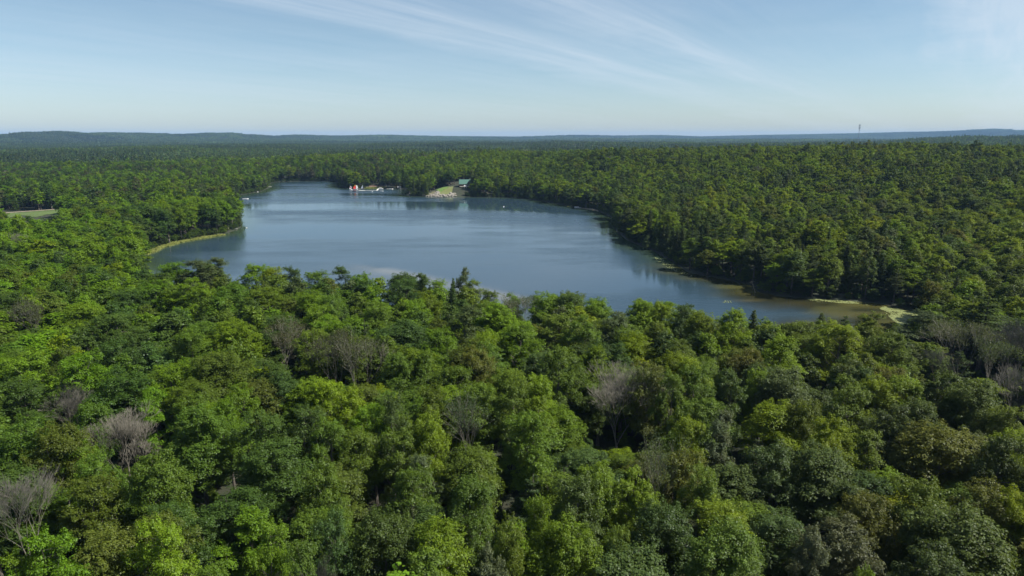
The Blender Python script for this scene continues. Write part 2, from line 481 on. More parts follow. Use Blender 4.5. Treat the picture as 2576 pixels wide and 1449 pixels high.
def lobes_of(r, shape):
    """crown as a set of uneven billows, unit tree: height 20 m, crown radius about 5 m"""
    L = []
    if shape == 'maple':
        z0, z1, R, n = 6.0, 20.0, 5.0, 24
    elif shape == 'dome':
        z0, z1, R, n = 7.5, 20.0, 5.0, 26
    else:                                        # tall and narrow
        z0, z1, R, n = 5.5, 20.0, 3.4, 18
    lean = r.uniform(-.8, .8, 2); ecc = r.uniform(.82, 1.15)
    for k in range(n):
        f = (k + 0.5) / n                        # from the bottom up
        prof = math.sin(math.pi * min(1, 0.18 + f * 0.74)) ** 0.7 if shape != 'dome' else math.sqrt(max(0.05, 1 - (f * 0.98) ** 2.4)) * (0.75 + 0.25 * min(1, f * 3))
        a = k * 2.39996 + r.uniform(-.7, .7)
        lr = R * r.uniform(0.20, 0.36)
        rad = max(0.0, R * prof - lr * .8) * (r.uniform(0.75, 1.15) if k % 4 else r.uniform(.2, .6))
        z = z0 + lr * .8 + f * (z1 - z0 - lr * 1.6) + r.uniform(-1.2, 1.0)
        z = min(z, z1 - lr * .6)
        L.append((rad * math.cos(a) * ecc + lean[0] * f, rad * math.sin(a) / ecc + lean[1] * f, z, lr))
    return L

def broadleaf(seed, shape='maple', n_leaf=22000, leaf=0.26, tufts=400, sparse=1.0):
    r = np.random.default_rng(seed)
    L = lobes_of(r, shape); LA = np.array(L)
    C, N, S = [], [], []
    tries = 0
    while len(C) < tufts and tries < tufts * 30:
        tries += 1
        k = r.integers(len(L)); c = LA[k, :3]; lr = LA[k, 3]
        d = unit(r.normal(size=3))
        if d[2] < -0.35 and r.random() < 0.75: continue
        p = c + d * lr * r.uniform(0.55, 1.22) * np.array([1, 1, .85])
        dd = np.linalg.norm(LA[:, :3] - p, axis=1) / LA[:, 3]; dd[k] = 9
        if dd.min() < 0.70: continue
        C.append(p); N.append(unit(d * 0.85 + np.array([0, 0, .50]) + r.normal(size=3) * .18)); S.append(r.uniform(.55, 1.15))
    C, N, S = np.array(C), np.array(N), np.array(S)
    per = max(2, int(n_leaf * 0.90 / len(C)))
    idx = np.repeat(np.arange(len(C)), per)
    m = len(idx)
    # each tuft is a layered spray: wide, shallow, drooping at the rim
    up = unit(N * .50 + np.array([0, 0, .80])); nn = up[idx]
    side = unit(np.cross(nn, unit(r.normal(size=(m, 3))))); rad_ = r.random(m) ** .55
    lump = 1 + .30 * np.sin(7 * side[:, 0] + 5 * C[idx][:, 0]) * np.cos(6 * side[:, 1] + 3 * C[idx][:, 2])
    pos = C[idx] + side * (rad_ * S[idx] * lump)[:, None] + nn * (r.normal(size=m) * .13 * S[idx] + .20 * S[idx] * (1 - rad_ ** 2))[:, None]
    pos[:, 2] -= 0.30 * rad_ ** 2 * S[idx]
    nrm = unit(nn * 0.80 + side * 0.45 * rad_[:, None] + r.normal(size=(m, 3)) * 0.27)
    # about half of them are narrower shoots that stick out of the crown
    sh = (r.random(len(C)) < .48)[idx]; t = r.random(m) ** .8; n2 = unit(N * .9 + r.normal(size=N.shape) * .22 + np.array([0, 0, .25]))[idx]
    rs = (0.12 + 0.50 * np.sin(np.pi * np.clip(.15 + t * .80, 0, 1))) * (r.random(m) ** .5)
    p2 = C[idx] + n2 * ((t - .30) * S[idx] * 1.55)[:, None] + side * (rs * S[idx])[:, None]
    pos = np.where(sh[:, None], p2, pos); nrm = np.where(sh[:, None], unit(n2 * .4 + side * .45 + np.array([0, 0, .75]) + r.normal(size=(m, 3)) * .28), nrm)
    k = int(n_leaf * 0.10)
    li = r.integers(len(L), size=k)
    inner = LA[li, :3] + unit(r.normal(size=(k, 3))) * LA[li, 3][:, None] * (r.random((k, 1)) ** .6) * .7
    pos = np.concatenate([pos, inner]); nrm = np.concatenate([nrm, unit(r.normal(size=(k, 3)) + [0, 0, .6])])
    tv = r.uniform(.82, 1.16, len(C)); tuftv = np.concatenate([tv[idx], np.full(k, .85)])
    sz = leaf * r.uniform(0.7, 1.35, len(pos))
    V, Fc = leaf_quads(pos, nrm, sz, r)
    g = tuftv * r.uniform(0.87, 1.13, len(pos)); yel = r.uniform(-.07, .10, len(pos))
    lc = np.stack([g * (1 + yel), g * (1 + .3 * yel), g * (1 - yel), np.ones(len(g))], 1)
    return V, Fc, lc, L, C

def trunk_of(seed, L, C=None, twigs=0, h_top=0.80, r0=0.30, sides=7):
    r = random.Random(seed)
    b = MB()
    pts = [Vector((0, 0, -0.6))]; H = 20 * h_top; n = 6
    for k in range(1, n + 1):
        f = k / n
        pts.append(Vector((r.uniform(-.25, .25) * f * 1.5, r.uniform(-.25, .25) * f * 1.5, H * f)))
    rad = lambda f: r0 * (1 - 0.82 * f) + 0.03
    for k in range(n):
        b.tube(pts[k], pts[k + 1], rad(k / n) * (1.35 if k == 0 else 1), rad((k + 1) / n), sides)
    def on(z):
        f = max(0, min(0.999, z / H)); i = int(f * n); return pts[i].lerp(pts[i + 1], f * n - i), f
    for (x, y, z, lr) in L:
        hd = math.hypot(x, y)
        if hd < .6: continue
        zz = max(3.5, min(H * .95, z - hd * r.uniform(.7, 1.2)))
        s, f = on(zz); e = Vector((x, y, z)); mid = s.lerp(e, .5) + Vector((r.uniform(-.3, .3), r.uniform(-.3, .3), -.35))
        rr = rad(f) * .5
        b.tube(s, mid, rr, rr * .65, 5); b.tube(mid, e, rr * .65, rr * .25, 4)
        if C is not None and twigs:
            near = sorted(C.tolist(), key=lambda c: (c[0] - x) ** 2 + (c[1] - y) ** 2 + (c[2] - z) ** 2)[:60]
            for c in r.sample(near, min(twigs, len(near))):
                b.tube(mid.lerp(e, r.uniform(.5, 1)), c, rr * .28, 0.02, 3)
    return b

def conifer(seed, kind='pine', leaf=0.3, n_leaf=9000):
    """whorled branches carrying flat sprays of needles"""
    r = np.random.default_rng(seed)
    P, Nn, T = [], [], MB()
    H = 20.0
    zb, R = (6.0, 3.6) if kind == 'pine' else ((2.0, 2.9) if kind == 'spruce' else (1.2, 2.6))
    z = zb; br = []
    while z < H - 0.4:
        f = (z - zb) / (H - zb)
        if kind == 'pine':
            rad = R * (0.55 + 0.45 * math.sin(math.pi * min(1, f * 1.3 + .12))) * (1 - f ** 3) + .3
            nb, dzv, up = 5, r.uniform(1.0, 1.7), 0.22
        elif kind == 'spruce':
            rad = R * (1 - f) ** 0.85 + 0.15; nb, dzv, up = 7, r.uniform(.5, .8), -0.12
        else:
            rad = R * (1 - f ** 1.7) ** 0.8 * (0.8 + .2 * math.sin(f * 9)) + .2; nb, dzv, up = 7, r.uniform(.5, .75), 0.25
        a0 = r.uniform(0, 6.28)
        for k in range(nb):
            a = a0 + k * 6.283 / nb + r.uniform(-.35, .35); l = rad * r.uniform(.6, 1.18)
            br.append((z + r.uniform(-.3, .3), a, l, up + r.uniform(-.1, .12)))
        z += dzv
    tot = sum(b[2] for b in br)
    T.tube((0, 0, -.5), (0, 0, H * .55), .27, .15, 7); T.tube((0, 0, H * .55), (0, 0, H - .3), .15, .03, 6)
    for (z, a, l, up) in br:
        d = np.array([math.cos(a), math.sin(a), up]); s = np.array([-math.sin(a), math.cos(a), 0])
        e = np.array([0, 0, z]) + d * l
        T.tube((0, 0, z), tuple(e), .05, .015, 3)
        n = max(3, int(n_leaf * l / tot))
        t = r.random(n) ** (.55 if kind == 'pine' else .7)
        wd = l * (.42 if kind == 'pine' else .36) * (0.35 + .65 * np.sin(np.pi * np.clip(t * .85 + .1, 0, 1)))
        lat = r.uniform(-1, 1, n) * wd
        p = np.array([0, 0, z])[None] + d[None] * (l * t)[:, None] + s[None] * lat[:, None]
        p[:, 2] += r.normal(size=n) * .12 - .10 * np.abs(lat) + .06 * l * t * t
        P.append(p); Nn.append(unit(np.array([0, 0, 1.0])[None] + r.normal(size=(n, 3)) * .38 + d[None] * .25))
    P = np.concatenate(P); Nn = np.concatenate(Nn)
    V, Fc = leaf_quads(P, Nn, leaf * r.uniform(.7, 1.4, len(P)), r, asp=.45)
    g = r.uniform(.72, 1.22, len(P)); lc = np.stack([g, g, g, g * 0 + 1], 1)
    return V, Fc, lc, T

def bare(seed, spread=1.0, depth=5, up=0.55, first=0.30, tw=0.017):
    """a leafless tree: forking limbs down to fine twigs"""
    r = random.Random(seed); b = MB(); tipl = []
    def grow(p, d, l, rad, lev):
        segs = 2 if lev < 3 else 1
        for s in range(segs):
            d = (d + Vector((r.uniform(-.14, .14), r.uniform(-.14, .14), r.uniform(-.02, .08)))).normalized()
            e = p + d * (l / segs)
            b.tube(p, e, rad, rad * .8, 6 if lev < 2 else (4 if lev < 4 else 3))
            p = e; rad *= .8
        if lev >= depth:
            tipl.append(tuple(p)); return
        n = 3
        for k in range(n + (1 if r.random() < .4 else 0)):
            a = k * 6.283 / n + r.uniform(-.5, .5); tilt = r.uniform(.28, .75) * spread
            u = d.orthogonal().normalized(); v = d.cross(u)
            nd = (d * math.cos(tilt) + (u * math.cos(a) + v * math.sin(a)) * math.sin(tilt) + Vector((0, 0, .30 * up))).normalized()
            grow(p, nd, l * r.uniform(.62, .88), max(rad * r.uniform(.5, .70), tw), lev + 1)
    grow(Vector((0, 0, -.5)), Vector((0, 0, 1)), 20 * first, .30, 0)
    zt = max(v[2] for v in b.v); s = 20 / zt
    b.v = [(x * s, y * s, z * s if z > 0 else z) for x, y, z in b.v]
    return b, np.array(tipl) * s

def cmesh(name, V, Fc, lc, mat):
    return mesh_np(name, V, Fc, mat, {'leafcol': ('FACE', 'FLOAT_COLOR', lc)})

NEAR = {'maple': [], 'dome': [], 'tall': [], 'pine': [], 'spruce': [], 'cedar': [], 'bare': [], 'thin': []}
for k in range(5):
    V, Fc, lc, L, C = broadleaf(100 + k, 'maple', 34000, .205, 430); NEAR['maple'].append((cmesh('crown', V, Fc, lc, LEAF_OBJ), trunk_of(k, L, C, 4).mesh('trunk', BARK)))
for k in range(3):
    V, Fc, lc, L, C = broadleaf(200 + k, 'dome', 38000, .20, 500); NEAR['dome'].append((cmesh('crown', V, Fc, lc, LEAF_OBJ), trunk_of(20 + k, L, C, 4).mesh('trunk', BARK)))
for k in range(3):
    V, Fc, lc, L, C = broadleaf(300 + k, 'tall', 20000, .20, 260); NEAR['tall'].append((cmesh('crown', V, Fc, lc, LEAF_OBJ), trunk_of(40 + k, L, C, 4, r0=.22).mesh('trunk', BARK)))
for kind in ('pine', 'spruce', 'cedar'):
    for k in range(2):
        V, Fc, lc, T = conifer(400 + k, kind, .34, 9000 if kind != 'pine' else 8000); NEAR[kind].append((cmesh('crown', V, Fc, lc, LEAF_OBJ), T.mesh('trunk', BARK)))
for k, (sp, dp, fi, tw_) in enumerate(((.72, 7, .22, .010), (.80, 6, .26, .016), (.64, 6, .30, .016))):
    B_, tips = bare(500 + k, sp, dp, .6, fi, tw_); NEAR['bare'].append((None, B_.mesh('trunk', DEADWOOD)))
for k in range(2):                                     # dying trees: bare limbs with scattered leaves
    B_, tips = bare(600 + k, .8, 5, .6, .28); r = np.random.default_rng(60 + k)
    idx = r.integers(len(tips), size=3600); P = tips[idx] + r.normal(size=(3600, 3)) * .42
    V, Fc = leaf_quads(P, unit(r.normal(size=P.shape) + [0, 0, .8]), .24 * r.uniform(.7, 1.3, len(P)), r); g = r.uniform(.7, 1.25, len(P))
    NEAR['thin'].append((cmesh('crown', V, Fc, np.stack([g, g, g, g * 0 + 1], 1), LEAF_OBJ), B_.mesh('trunk', DEADWOOD)))

def add_instance_proto(pieces, name):
    """pieces: list of meshes joined for use inside the wood"""
    o = bpy.data.objects.new(name, pieces); return o
def merged(V, Fc, lc, T, name):
    """crown and trunk of a distant tree in one mesh with two materials"""
    tv = np.array(T.v, dtype=np.float32); tf = [f for f in T.f if len(f) == 4]
    me = mesh_np(name, np.concatenate([V, tv]), np.concatenate([Fc, np.array(tf) + len(V)]), LEAF_INST,
                 {'leafcol': ('FACE', 'FLOAT_COLOR', np.concatenate([lc, np.ones((len(tf), 4))]))})
    me.materials.append(BARK)
    mi = np.zeros(len(Fc) + len(tf), dtype=np.int32); mi[len(Fc):] = 1
    me.polygons.foreach_set('material_index', mi)
    return me
MID, FAR = [], []              # order: 0-3 maple, 4-5 tall, 6 pine, 7 spruce, 8 cedar, 9 bare
def lod_set(out, nl, leaf, tufts, nc, cl, tag_):
    for k in range(4):
        V, Fc, lc, L, C = broadleaf(700 + k, 'maple' if k < 2 else 'dome', nl, leaf, tufts); out.append(merged(V, Fc, lc, trunk_of(k, L, None, 0, sides=4), tag_))
    for k in range(2):
        V, Fc, lc, L, C = broadleaf(720 + k, 'tall', int(nl * .6), leaf * .92, int(tufts * .6)); out.append(merged(V, Fc, lc, trunk_of(k + 5, L, None, 0, r0=.2, sides=4), tag_))
    for kd in ('pine', 'spruce', 'cedar'):
        V, Fc, lc, T = conifer(740, kd, cl, nc); out.append(merged(V, Fc, lc, T, tag_))
lod_set(MID, 8500, .40, 300, 3600, .55, 'tree_mid')
lod_set(FAR, 2200, .72, 110, 1000, .9, 'tree_far')
bm_, _t = bare(505, .6, 5, .6, .3)
for out in (MID, FAR):
    me = bm_.mesh('tree_bare', DEADWOOD); out.append(me)

# tiles of wood for the distance
def tile(seed, size, ntree, nq, ql, name):
    r = np.random.default_rng(seed); P, N, LC = [], [], []; S = []
    for _ in range(ntree):
        x, y = r.uniform(-size / 2, size / 2, 2); h = r.uniform(13, 22); w_ = r.uniform(2.6, 4.6); con = r.random() < .3
        tint = np.array([1, 1, 1.0]) * r.uniform(.6, 1.3) * (np.array([.68, .74, 1.0]) if con else np.array([r.uniform(.8, 1.25), 1, r.uniform(.8, 1.1)]))
        d = unit(r.normal(size=(nq, 3))); d[:, 2] = np.abs(d[:, 2]) * .9 - .25
        if con:
            t = r.random(nq) ** .7; a = r.uniform(0, 6.28, nq); rr = w_ * .75 * (1 - t) + .2
            p = np.stack([x + np.cos(a) * rr, y + np.sin(a) * rr, h * (.25 + .85 * t)], 1); n_ = unit(np.stack([np.cos(a), np.sin(a), .8 + 0 * a], 1))
        else:
            lump = 1 + .22 * np.sin(d[:, 0] * 5 + x) * np.cos(d[:, 1] * 5 + y)
            p = np.array([x, y, h * .68]) + d * np.array([w_, w_, h * .32]) * lump[:, None]; n_ = unit(d + [0, 0, .5] + r.normal(size=d.shape) * .25)
        P.append(p); N.append(n_); S.append(np.full(nq, ql * (0.75 if con else 1)) * r.uniform(.7, 1.3, nq))
        g = r.uniform(.8, 1.2, nq)[:, None]; LC.append(np.concatenate([tint[None] * g, np.ones((nq, 1))], 1))
    P, N, LC, S = map(np.concatenate, (P, N, LC, S))
    V, Fc = leaf_quads(P, N, S, r, 1.0)
    return cmesh(name, V, Fc, LC, LEAF_INST)
TILE_A = [tile(800 + k, 50, 46, 70, 2.1, 'wood_tile') for k in range(4)]
TILE_B = [tile(820 + k, 150, 380, 12, 4.6, 'wood_tile') for k in range(3)]

# ------------------------------------------------------------------ colours of foliage
TINT = {'B': (0.108, 0.176, 0.010), 'G': (0.082, 0.132, 0.014), 'D': (0.056, 0.094, 0.019), 'O': (0.082, 0.106, 0.015), 'Y': (0.134, 0.192, 0.007), 'S': (0.074, 0.102, 0.036), 'N': (0.044, 0.070, 0.020), 'R': (0.070, 0.074, 0.036)}
CNAME = {'B': 'bright green', 'G': 'mid green', 'D': 'dark green', 'O': 'olive green', 'Y': 'yellow-green', 'S': 'grey-green', 'N': 'dark green', 'R': 'brownish green'}

# trees picked out by eye: tile origin, u, v of the crown top, width in the tile, colour, kind, height
T4, T5, T6 = (0, 703), (859, 703), (1717, 703)
HAND = []
def H_(org, rows):
    for row in rows:
        u, v, wd, c = row[:4]; kd = row[4] if len(row) > 4 else None; hh = row[5] if len(row) > 5 else None
        HAND.append((org[0] + u * .5155, org[1] + v * .5155, wd * .5155, c, kd, hh))
H_(T4, [(750, 0, 170, 'B'), (950, 5, 180, 'B'), (1130, 10, 170, 'G'), (1300, 30, 200, 'G'), (1500, 60, 200, 'B'), (1620, 60, 140, 'G'), (600, 50, 200, 'D'),
        (380, 110, 180, 'B'), (170, 70, 110, 'R', 'thin'), (50, 50, 180, 'D'), (560, 160, 220, 'D'), (560, 290, 170, 'D'), (1130, 205, 240, 'B', 'dome'),
        (930, 250, 180, 'G'), (1350, 190, 170, 'R', 'thin'), (1540, 230, 170, 'G'), (1640, 250, 120, 'R', 'thin'), (120, 350, 220, 'B'), (285, 335, 120, 'O'),
        (400, 360, 220, 'B'), (610, 440, 240, 'D'), (820, 405, 210, 'B'), (1050, 360, 270, 'O', 'dome'), (1180, 500, 160, 'B'), (1600, 485, 190, 'Y'),
        (300, 500, 220, 'S', 'bare', 17), (590, 610, 300, 'S', 'bare', 18), (430, 590, 160, 'G'), (90, 700, 240, 'G'), (250, 690, 200, 'O'), (960, 630, 280, 'G', 'dome'),
        (1270, 640, 260, 'D'), (1480, 620, 200, 'D'), (1610, 680, 190, 'G'), (60, 930, 250, 'S', 'bare', 20), (380, 740, 150, 'B'), (450, 850, 190, 'G'),
        (730, 850, 260, 'G'), (1330, 800, 330, 'D', 'dome'), (1570, 890, 200, 'G'), (430, 960, 240, 'O'), (200, 1230, 240, 'B'), (60, 1330, 180, 'B'),
        (500, 1200, 290, 'O', 'dome'), (760, 1170, 240, 'B'), (1310, 1180, 160, 'B'), (1470, 1270, 200, 'G'), (1620, 1120, 180, 'D'), (1580, 1330, 130, 'S', 'bare', 16), (1390, 1400, 90, 'S', 'bare', 14)])
H_(T5, [(310, -5, 190, 'D'), (390, -10, 70, 'D', 'tall'), (430, 50, 150, 'B'), (590, -10, 90, 'S', 'tall'), (540, 20, 90, 'D', 'cedar'), (860, 85, 120, 'S', 'thin', 17), (980, 70, 150, 'B'), (1100, 60, 180, 'D'),
        (1230, 95, 150, 'B'), (780, 130, 280, 'B', 'dome'), (170, 120, 170, 'G'), (290, 195, 330, 'D', 'dome'), (60, 290, 180, 'R', 'thin'), (460, 230, 180, 'B'), (600, 130, 150, 'S', 'tall'),
        (640, 320, 180, 'O'), (870, 210, 230, 'B'), (1060, 160, 220, 'G'), (1190, 190, 160, 'G'), (1480, 95, 130, 'B'), (1570, 100, 130, 'B'), (1350, 170, 150, 'S'),
        (840, 490, 180, 'G'), (960, 480, 200, 'B'), (1060, 330, 230, 'G'), (1340, 410, 380, 'S', 'bare', 21), (430, 520, 180, 'G'), (30, 520, 170, 'Y'), (150, 590, 180, 'B'),
        (240, 560, 150, 'D'), (410, 650, 190, 'B'), (290, 720, 200, 'G'), (640, 520, 190, 'S', 'thin'), (1500, 420, 190, 'O'), (1620, 450, 140, 'G'), (940, 650, 280, 'G'),
        (700, 850, 170, 'Y', 'maple', 10), (70, 720, 190, 'G'), (330, 900, 230, 'G'), (630, 950, 240, 'G'), (1250, 880, 240, 'B'), (1450, 950, 230, 'B'), (1500, 780, 180, 'S', 'thin'),
        (980, 1060, 170, 'B'), (1150, 950, 230, 'D'), (1570, 1060, 280, 'D', 'dome'), (200, 1100, 280, 'D', 'dome'), (470, 1160, 300, 'B', 'dome'), (1120, 1190, 300, 'B', 'dome'),
        (800, 1180, 190, 'G'), (740, 1330, 200, 'S'), (1360, 1200, 150, 'G')])
H_(T6, [(110, 150, 170, 'B', 'dome'), (260, 165, 190, 'B', 'dome'), (20, 130, 110, 'D'), (480, 300, 220, 'B', 'dome'), (350, 150, 110, 'D', 'cedar'), (680, 165, 100, 'D', 'cedar', 15), (800, 180, 110, 'D', 'pine', 15), (600, 195, 170, 'G'), (780, 212, 220, 'B'), (930, 175, 160, 'G'),
        (1030, 255, 180, 'G'), (990, 350, 210, 'O', 'dome', 14), (1190, 165, 150, 'S', 'tall', 15), (1290, 190, 150, 'S', 'thin', 16), (1390, 210, 130, 'S', 'thin', 20), (1270, 330, 120, 'S', 'bare', 16), (1590, 180, 170, 'S', 'bare', 20),
        (1500, 60, 230, 'D', 'pine', 23), (1420, 90, 150, 'G', 'pine', 20), (1520, 300, 130, 'S', 'thin', 18), (1640, 400, 150, 'R', 'bare', 19), (60, 420, 190, 'G'), (240, 440, 120, 'D', 'tall'), (370, 420, 150, 'B'), (500, 440, 260, 'S', 'dome'),
        (830, 485, 200, 'G'), (960, 480, 180, 'B'), (1080, 465, 200, 'B'), (1270, 465, 200, 'D'), (1430, 500, 230, 'D', 'dome'), (1600, 620, 170, 'G'), (1650, 710, 160, 'B'), (470, 605, 300, 'B', 'dome'),
        (720, 690, 200, 'Y'), (620, 570, 170, 'G'), (680, 820, 330, 'D', 'dome'), (450, 800, 220, 'D'), (40, 660, 180, 'B'), (1070, 640, 220, 'D'), (1270, 690, 330, 'O', 'dome'), (1570, 760, 200, 'D'),
        (1150, 960, 230, 'G'), (1350, 1090, 360, 'D', 'dome'), (930, 1030, 230, 'O'), (1500, 1000, 220, 'O'), (1620, 1000, 160, 'Y'), (800, 1190, 300, 'S', 'dome'), (100, 930, 190, 'G'), (220, 1170, 330, 'G', 'dome'),
        (640, 1215, 150, 'S', 'tall'), (1260, 1320, 280, 'D'), (880, 1425, 140, 'B'), (210, 640, 110, 'S', 'tall'), (180, 700, 120, 'S', 'tall')])
HAND += [(395, 688, 70, 'D', 'tall', None), (440, 660, 80, 'B', None, None), (500, 660, 90, 'S', 'tall', 21), (545, 648, 50, 'S', 'tall', 21), (640, 660, 70, 'B', None, 20), (690, 668, 60, 'Y', None, 19), (682, 643, 26, 'S', 'tall', 20),
         (730, 672, 60, 'D', None, 19), (790, 680, 80, 'G', None, 19), (865, 672, 50, 'D', 'tall', 19), (905, 690, 70, 'B', None, 18), (1012, 682, 100, 'D', 'dome', 19), (1060, 688, 40, 'D', 'tall', 19), (1100, 704, 60, 'B', None, 17),
         (1165, 675, 26, 'S', 'tall', 20), (1140, 700, 34, 'D', 'cedar', 18), (1185, 705, 50, 'B', None, 17), (1230, 725, 50, 'G', None, 17), (1290, 740, 50, 'B', None, 16), (1340, 745, 50, 'S', 'thin', 16), (1400, 738, 60, 'B', None, 17), (1440, 735, 90, 'G', 'dome', 18),
         (1500, 750, 70, 'B', None, 17), (1560, 785, 60, 'S', None, 15), (1620, 757, 80, 'B', None, 17), (1680, 755, 80, 'B', None, 17), (1730, 770, 60, 'D', None, 16)]

# limits that keep the water, the field and the far banks in view
SKYLINE = np.array([(330, 660), (362, 668), (380, 690), (420, 668), (470, 664), (520, 650), (555, 655), (575, 680), (610, 706), (640, 668), (720, 676), (830, 682), (900, 690), (960, 702), (1010, 690), (1070, 696), (1150, 712), (1230, 726), (1290, 742),
                    (1400, 745), (1500, 760), (1550, 788), (1600, 770), (1700, 760), (1760, 782), (1850, 786), (1900, 796), (1960, 800), (2050, 806), (2150, 814), (2210, 816), (2290, 812), (2330, 790), (2400, 780)])
FIELD_PX = [(0, 541), (20, 538), (155, 529), (160, 540), (150, 556), (0, 566)]
FIELD = np.array([at(*p, 2.0)[:2] for p in [(-30, 543), (20, 538), (155, 528.5), (240, 521), (390, 512.5), (390, 516), (250, 525), (185, 533), (150, 545), (120, 541), (90, 549), (60, 544), (30, 549), (-30, 551)]])
LAWN_PX = [(1560 + u / 7.576, 690 + v / 7.576) for u, v in ((1060, 480), (1230, 395), (1400, 355), (1570, 342), (1760, 335), (1730, 420), (1780, 520), (1790, 650), (870, 650), (1000, 540))]
def in_poly(x, y, P):
    x = np.asarray(x, float); y = np.asarray(y, float); ins = np.zeros(x.shape, bool); n = len(P)
    for i in range(n):
        ax, ay = P[i]; bx, by = P[(i + 1) % n]
        c = ((ay > y) != (by > y)); ins ^= c & (x < (bx - ax) * (y - ay) / ((by - ay) or 1e-9) + ax)
    return ins
HOUSE = at(*q(1560 + 2100 / 7.576, 690 + 300 / 7.576), 4.5)
GAPS = [(475, 560, 1190, 1500), (700, 728, 1250, 1500), (1268, 1306, 1130, 1330), (1235, 1262, 870, 1010), (1790, 1832, 930, 1130), (700, 760, 880, 960), (2066, 2085, 945, 1000), (1960, 1985, 1300, 1500)]

# ------------------------------------------------------------------ choose where trees stand
trees = []      # x, y, z, height, crown width, colour, kind, hand?
def put_by_top(px, py, wpx, c, kd, hh):
    h = hh or 19.5 + rng.uniform(-1.2, 1.6)
    z = 2.0
    for _ in range(4):
        x, y, _z = at(px, py, z + h)
        z = float(terrain(np.array([x]), np.array([y]))[0])
        z = max(z, .3)
    rngd = math.hypot(x, y, CAM_H - z - h)
    return x, y, z, h, wpx * rngd / F * 1.26, c, kd
for (px, py, wpx, c, kd, hh) in HAND:
    x, y, z, h, w_, c, kd = put_by_top(px, py, wpx, c, kd, hh)
    sd = float(lake_sd(np.array([x]), np.array([y]))[0])
    if sd < 1.5: continue
    if kd is None:
        kd = 'maple'
    trees.append([x, y, z, h, min(w_, 17), c, kd, 1])
n_hand = len(trees)

def scatter(rmin, rmax, sp, half_az, jit=.42):
    """jittered hexagonal grid inside a fan in front of the camera"""
    ys = np.arange(0, rmax, sp * .87); X, Y = [], []
    for i, yy in enumerate(ys):
        xm = min(rmax, (yy + 60) * math.tan(half_az) + 20)
        xs = np.arange(-xm, xm, sp) + (i % 2) * sp / 2
        X.append(xs + rng.uniform(-jit, jit, len(xs)) * sp); Y.append(yy + rng.uniform(-jit, jit, len(xs)) * sp)
    X, Y = np.concatenate(X), np.concatenate(Y); r = np.hypot(X, Y)
    k = (r >= rmin) & (r < rmax); return X[k], Y[k]

def allowed(X, Y, Z, H):
    sd = lake_sd(X, Y)
    ok = sd > 1.2
    ok &= ~in_poly(X, Y, FIELD)
    bx, by = proj(X, Y, Z); tx, ty = proj(X, Y, Z + H)
    R = np.hypot(X, Y)
    near = (R < 300) & (tx > 330) & (tx < 2345)
    dl = F * 3.4 / np.maximum(R, 60); lim = np.maximum(np.interp(tx - dl, SKYLINE[:, 0], SKYLINE[:, 1]), np.interp(tx + dl, SKYLINE[:, 0], SKYLINE[:, 1])) - 5
    ok &= ~(near & (ty < np.maximum(lim, np.interp(tx, SKYLINE[:, 0], SKYLINE[:, 1]))))
    near2 = (R >= 300) & (R < 372) & (tx > 355) & (tx < 480); ok &= ~(near2 & (ty < 684))
    ok &= ~((R < 372) & (tx > 305) & (tx < 366) & (tx + F * 4.5 / R > 370) & (ty < 672))
    # the field and road at the left
    fd = (R < 800) & (R > 120)
    ok &= ~(fd & (tx > -10) & (tx < 150) & (ty < 543) & (by > 530)); ok &= ~(fd & (tx > 334) & (tx < 374) & (ty < 517) & (by > 520))
    # cove behind the wooded point
    ok &= ~((R < 560) & (tx > 545) & (tx < 690) & (ty < 494))
    # lawn, rocks and beach by the house
    lx, ly = proj(X, Y, Z); inl = in_poly(lx, ly, [q(*p) for p in LAWN_PX]) & (R > 650) & (R < 900); ok &= ~inl
    ok &= ~((lx > 920) & (lx < 965) & (ly > 468) & (ly < 476) & (R > 650))
    ok &= ~((np.hypot(X - HOUSE[0], (Y - HOUSE[1]) * .9) < 13))
    ok &= ~((lx > 1148) & (lx < 1181) & (R < HOUSE[1]) & (R > 700) & (ty < 468))
    for (a, b, c, d) in GAPS:
        mx, my = proj(X, Y, Z + H * .68)
        ok &= ~((R < 210) & (mx > a - 14) & (mx < b + 14) & (my > c) & (my < d))
    return ok, sd

X, Y = scatter(34, 330, 6.9, 47 * D2R)
Z = terrain(X, Y)
HH = rng.uniform(13.5, 19.2, len(X)); ok, SD = allowed(X, Y, Z, HH)
hx = np.array([t[0] for t in trees]); hy = np.array([t[1] for t in trees]); hw = np.array([t[4] for t in trees])
hbare = np.array([t[6] in ('bare', 'thin') for t in trees])
near_r = []
htop = np.array([t[2] + t[3] for t in trees]); hk = np.array([.85 if t[6] == 'bare' else .5 for t in trees])
hcut = (CAM_H - (htop - hk * np.array([t[3] for t in trees]))) / np.hypot(hx, hy)       # slope of the sight line to the lowest part in view
for i in np.nonzero(ok)[0]:
    d = np.hypot(hx - X[i], hy - Y[i])
    if (d < hw * .33 + 2.3).any(): continue
    # keep the sight line to bare and dying trees clear of taller crowns
    R = math.hypot(X[i], Y[i]); az = math.atan2(X[i], Y[i]); hr = np.hypot(hx, hy); haz = np.arctan2(hx, hy)
    for j in np.nonzero(hbare & (hr > R) & (hr - R < 42) & (np.abs(haz - az) * hr < hw * .40 + 3))[0]:
        HH[i] = min(HH[i], CAM_H - Z[i] - R * hcut[j])
    if HH[i] < 7.5: continue
    near_r.append(i)
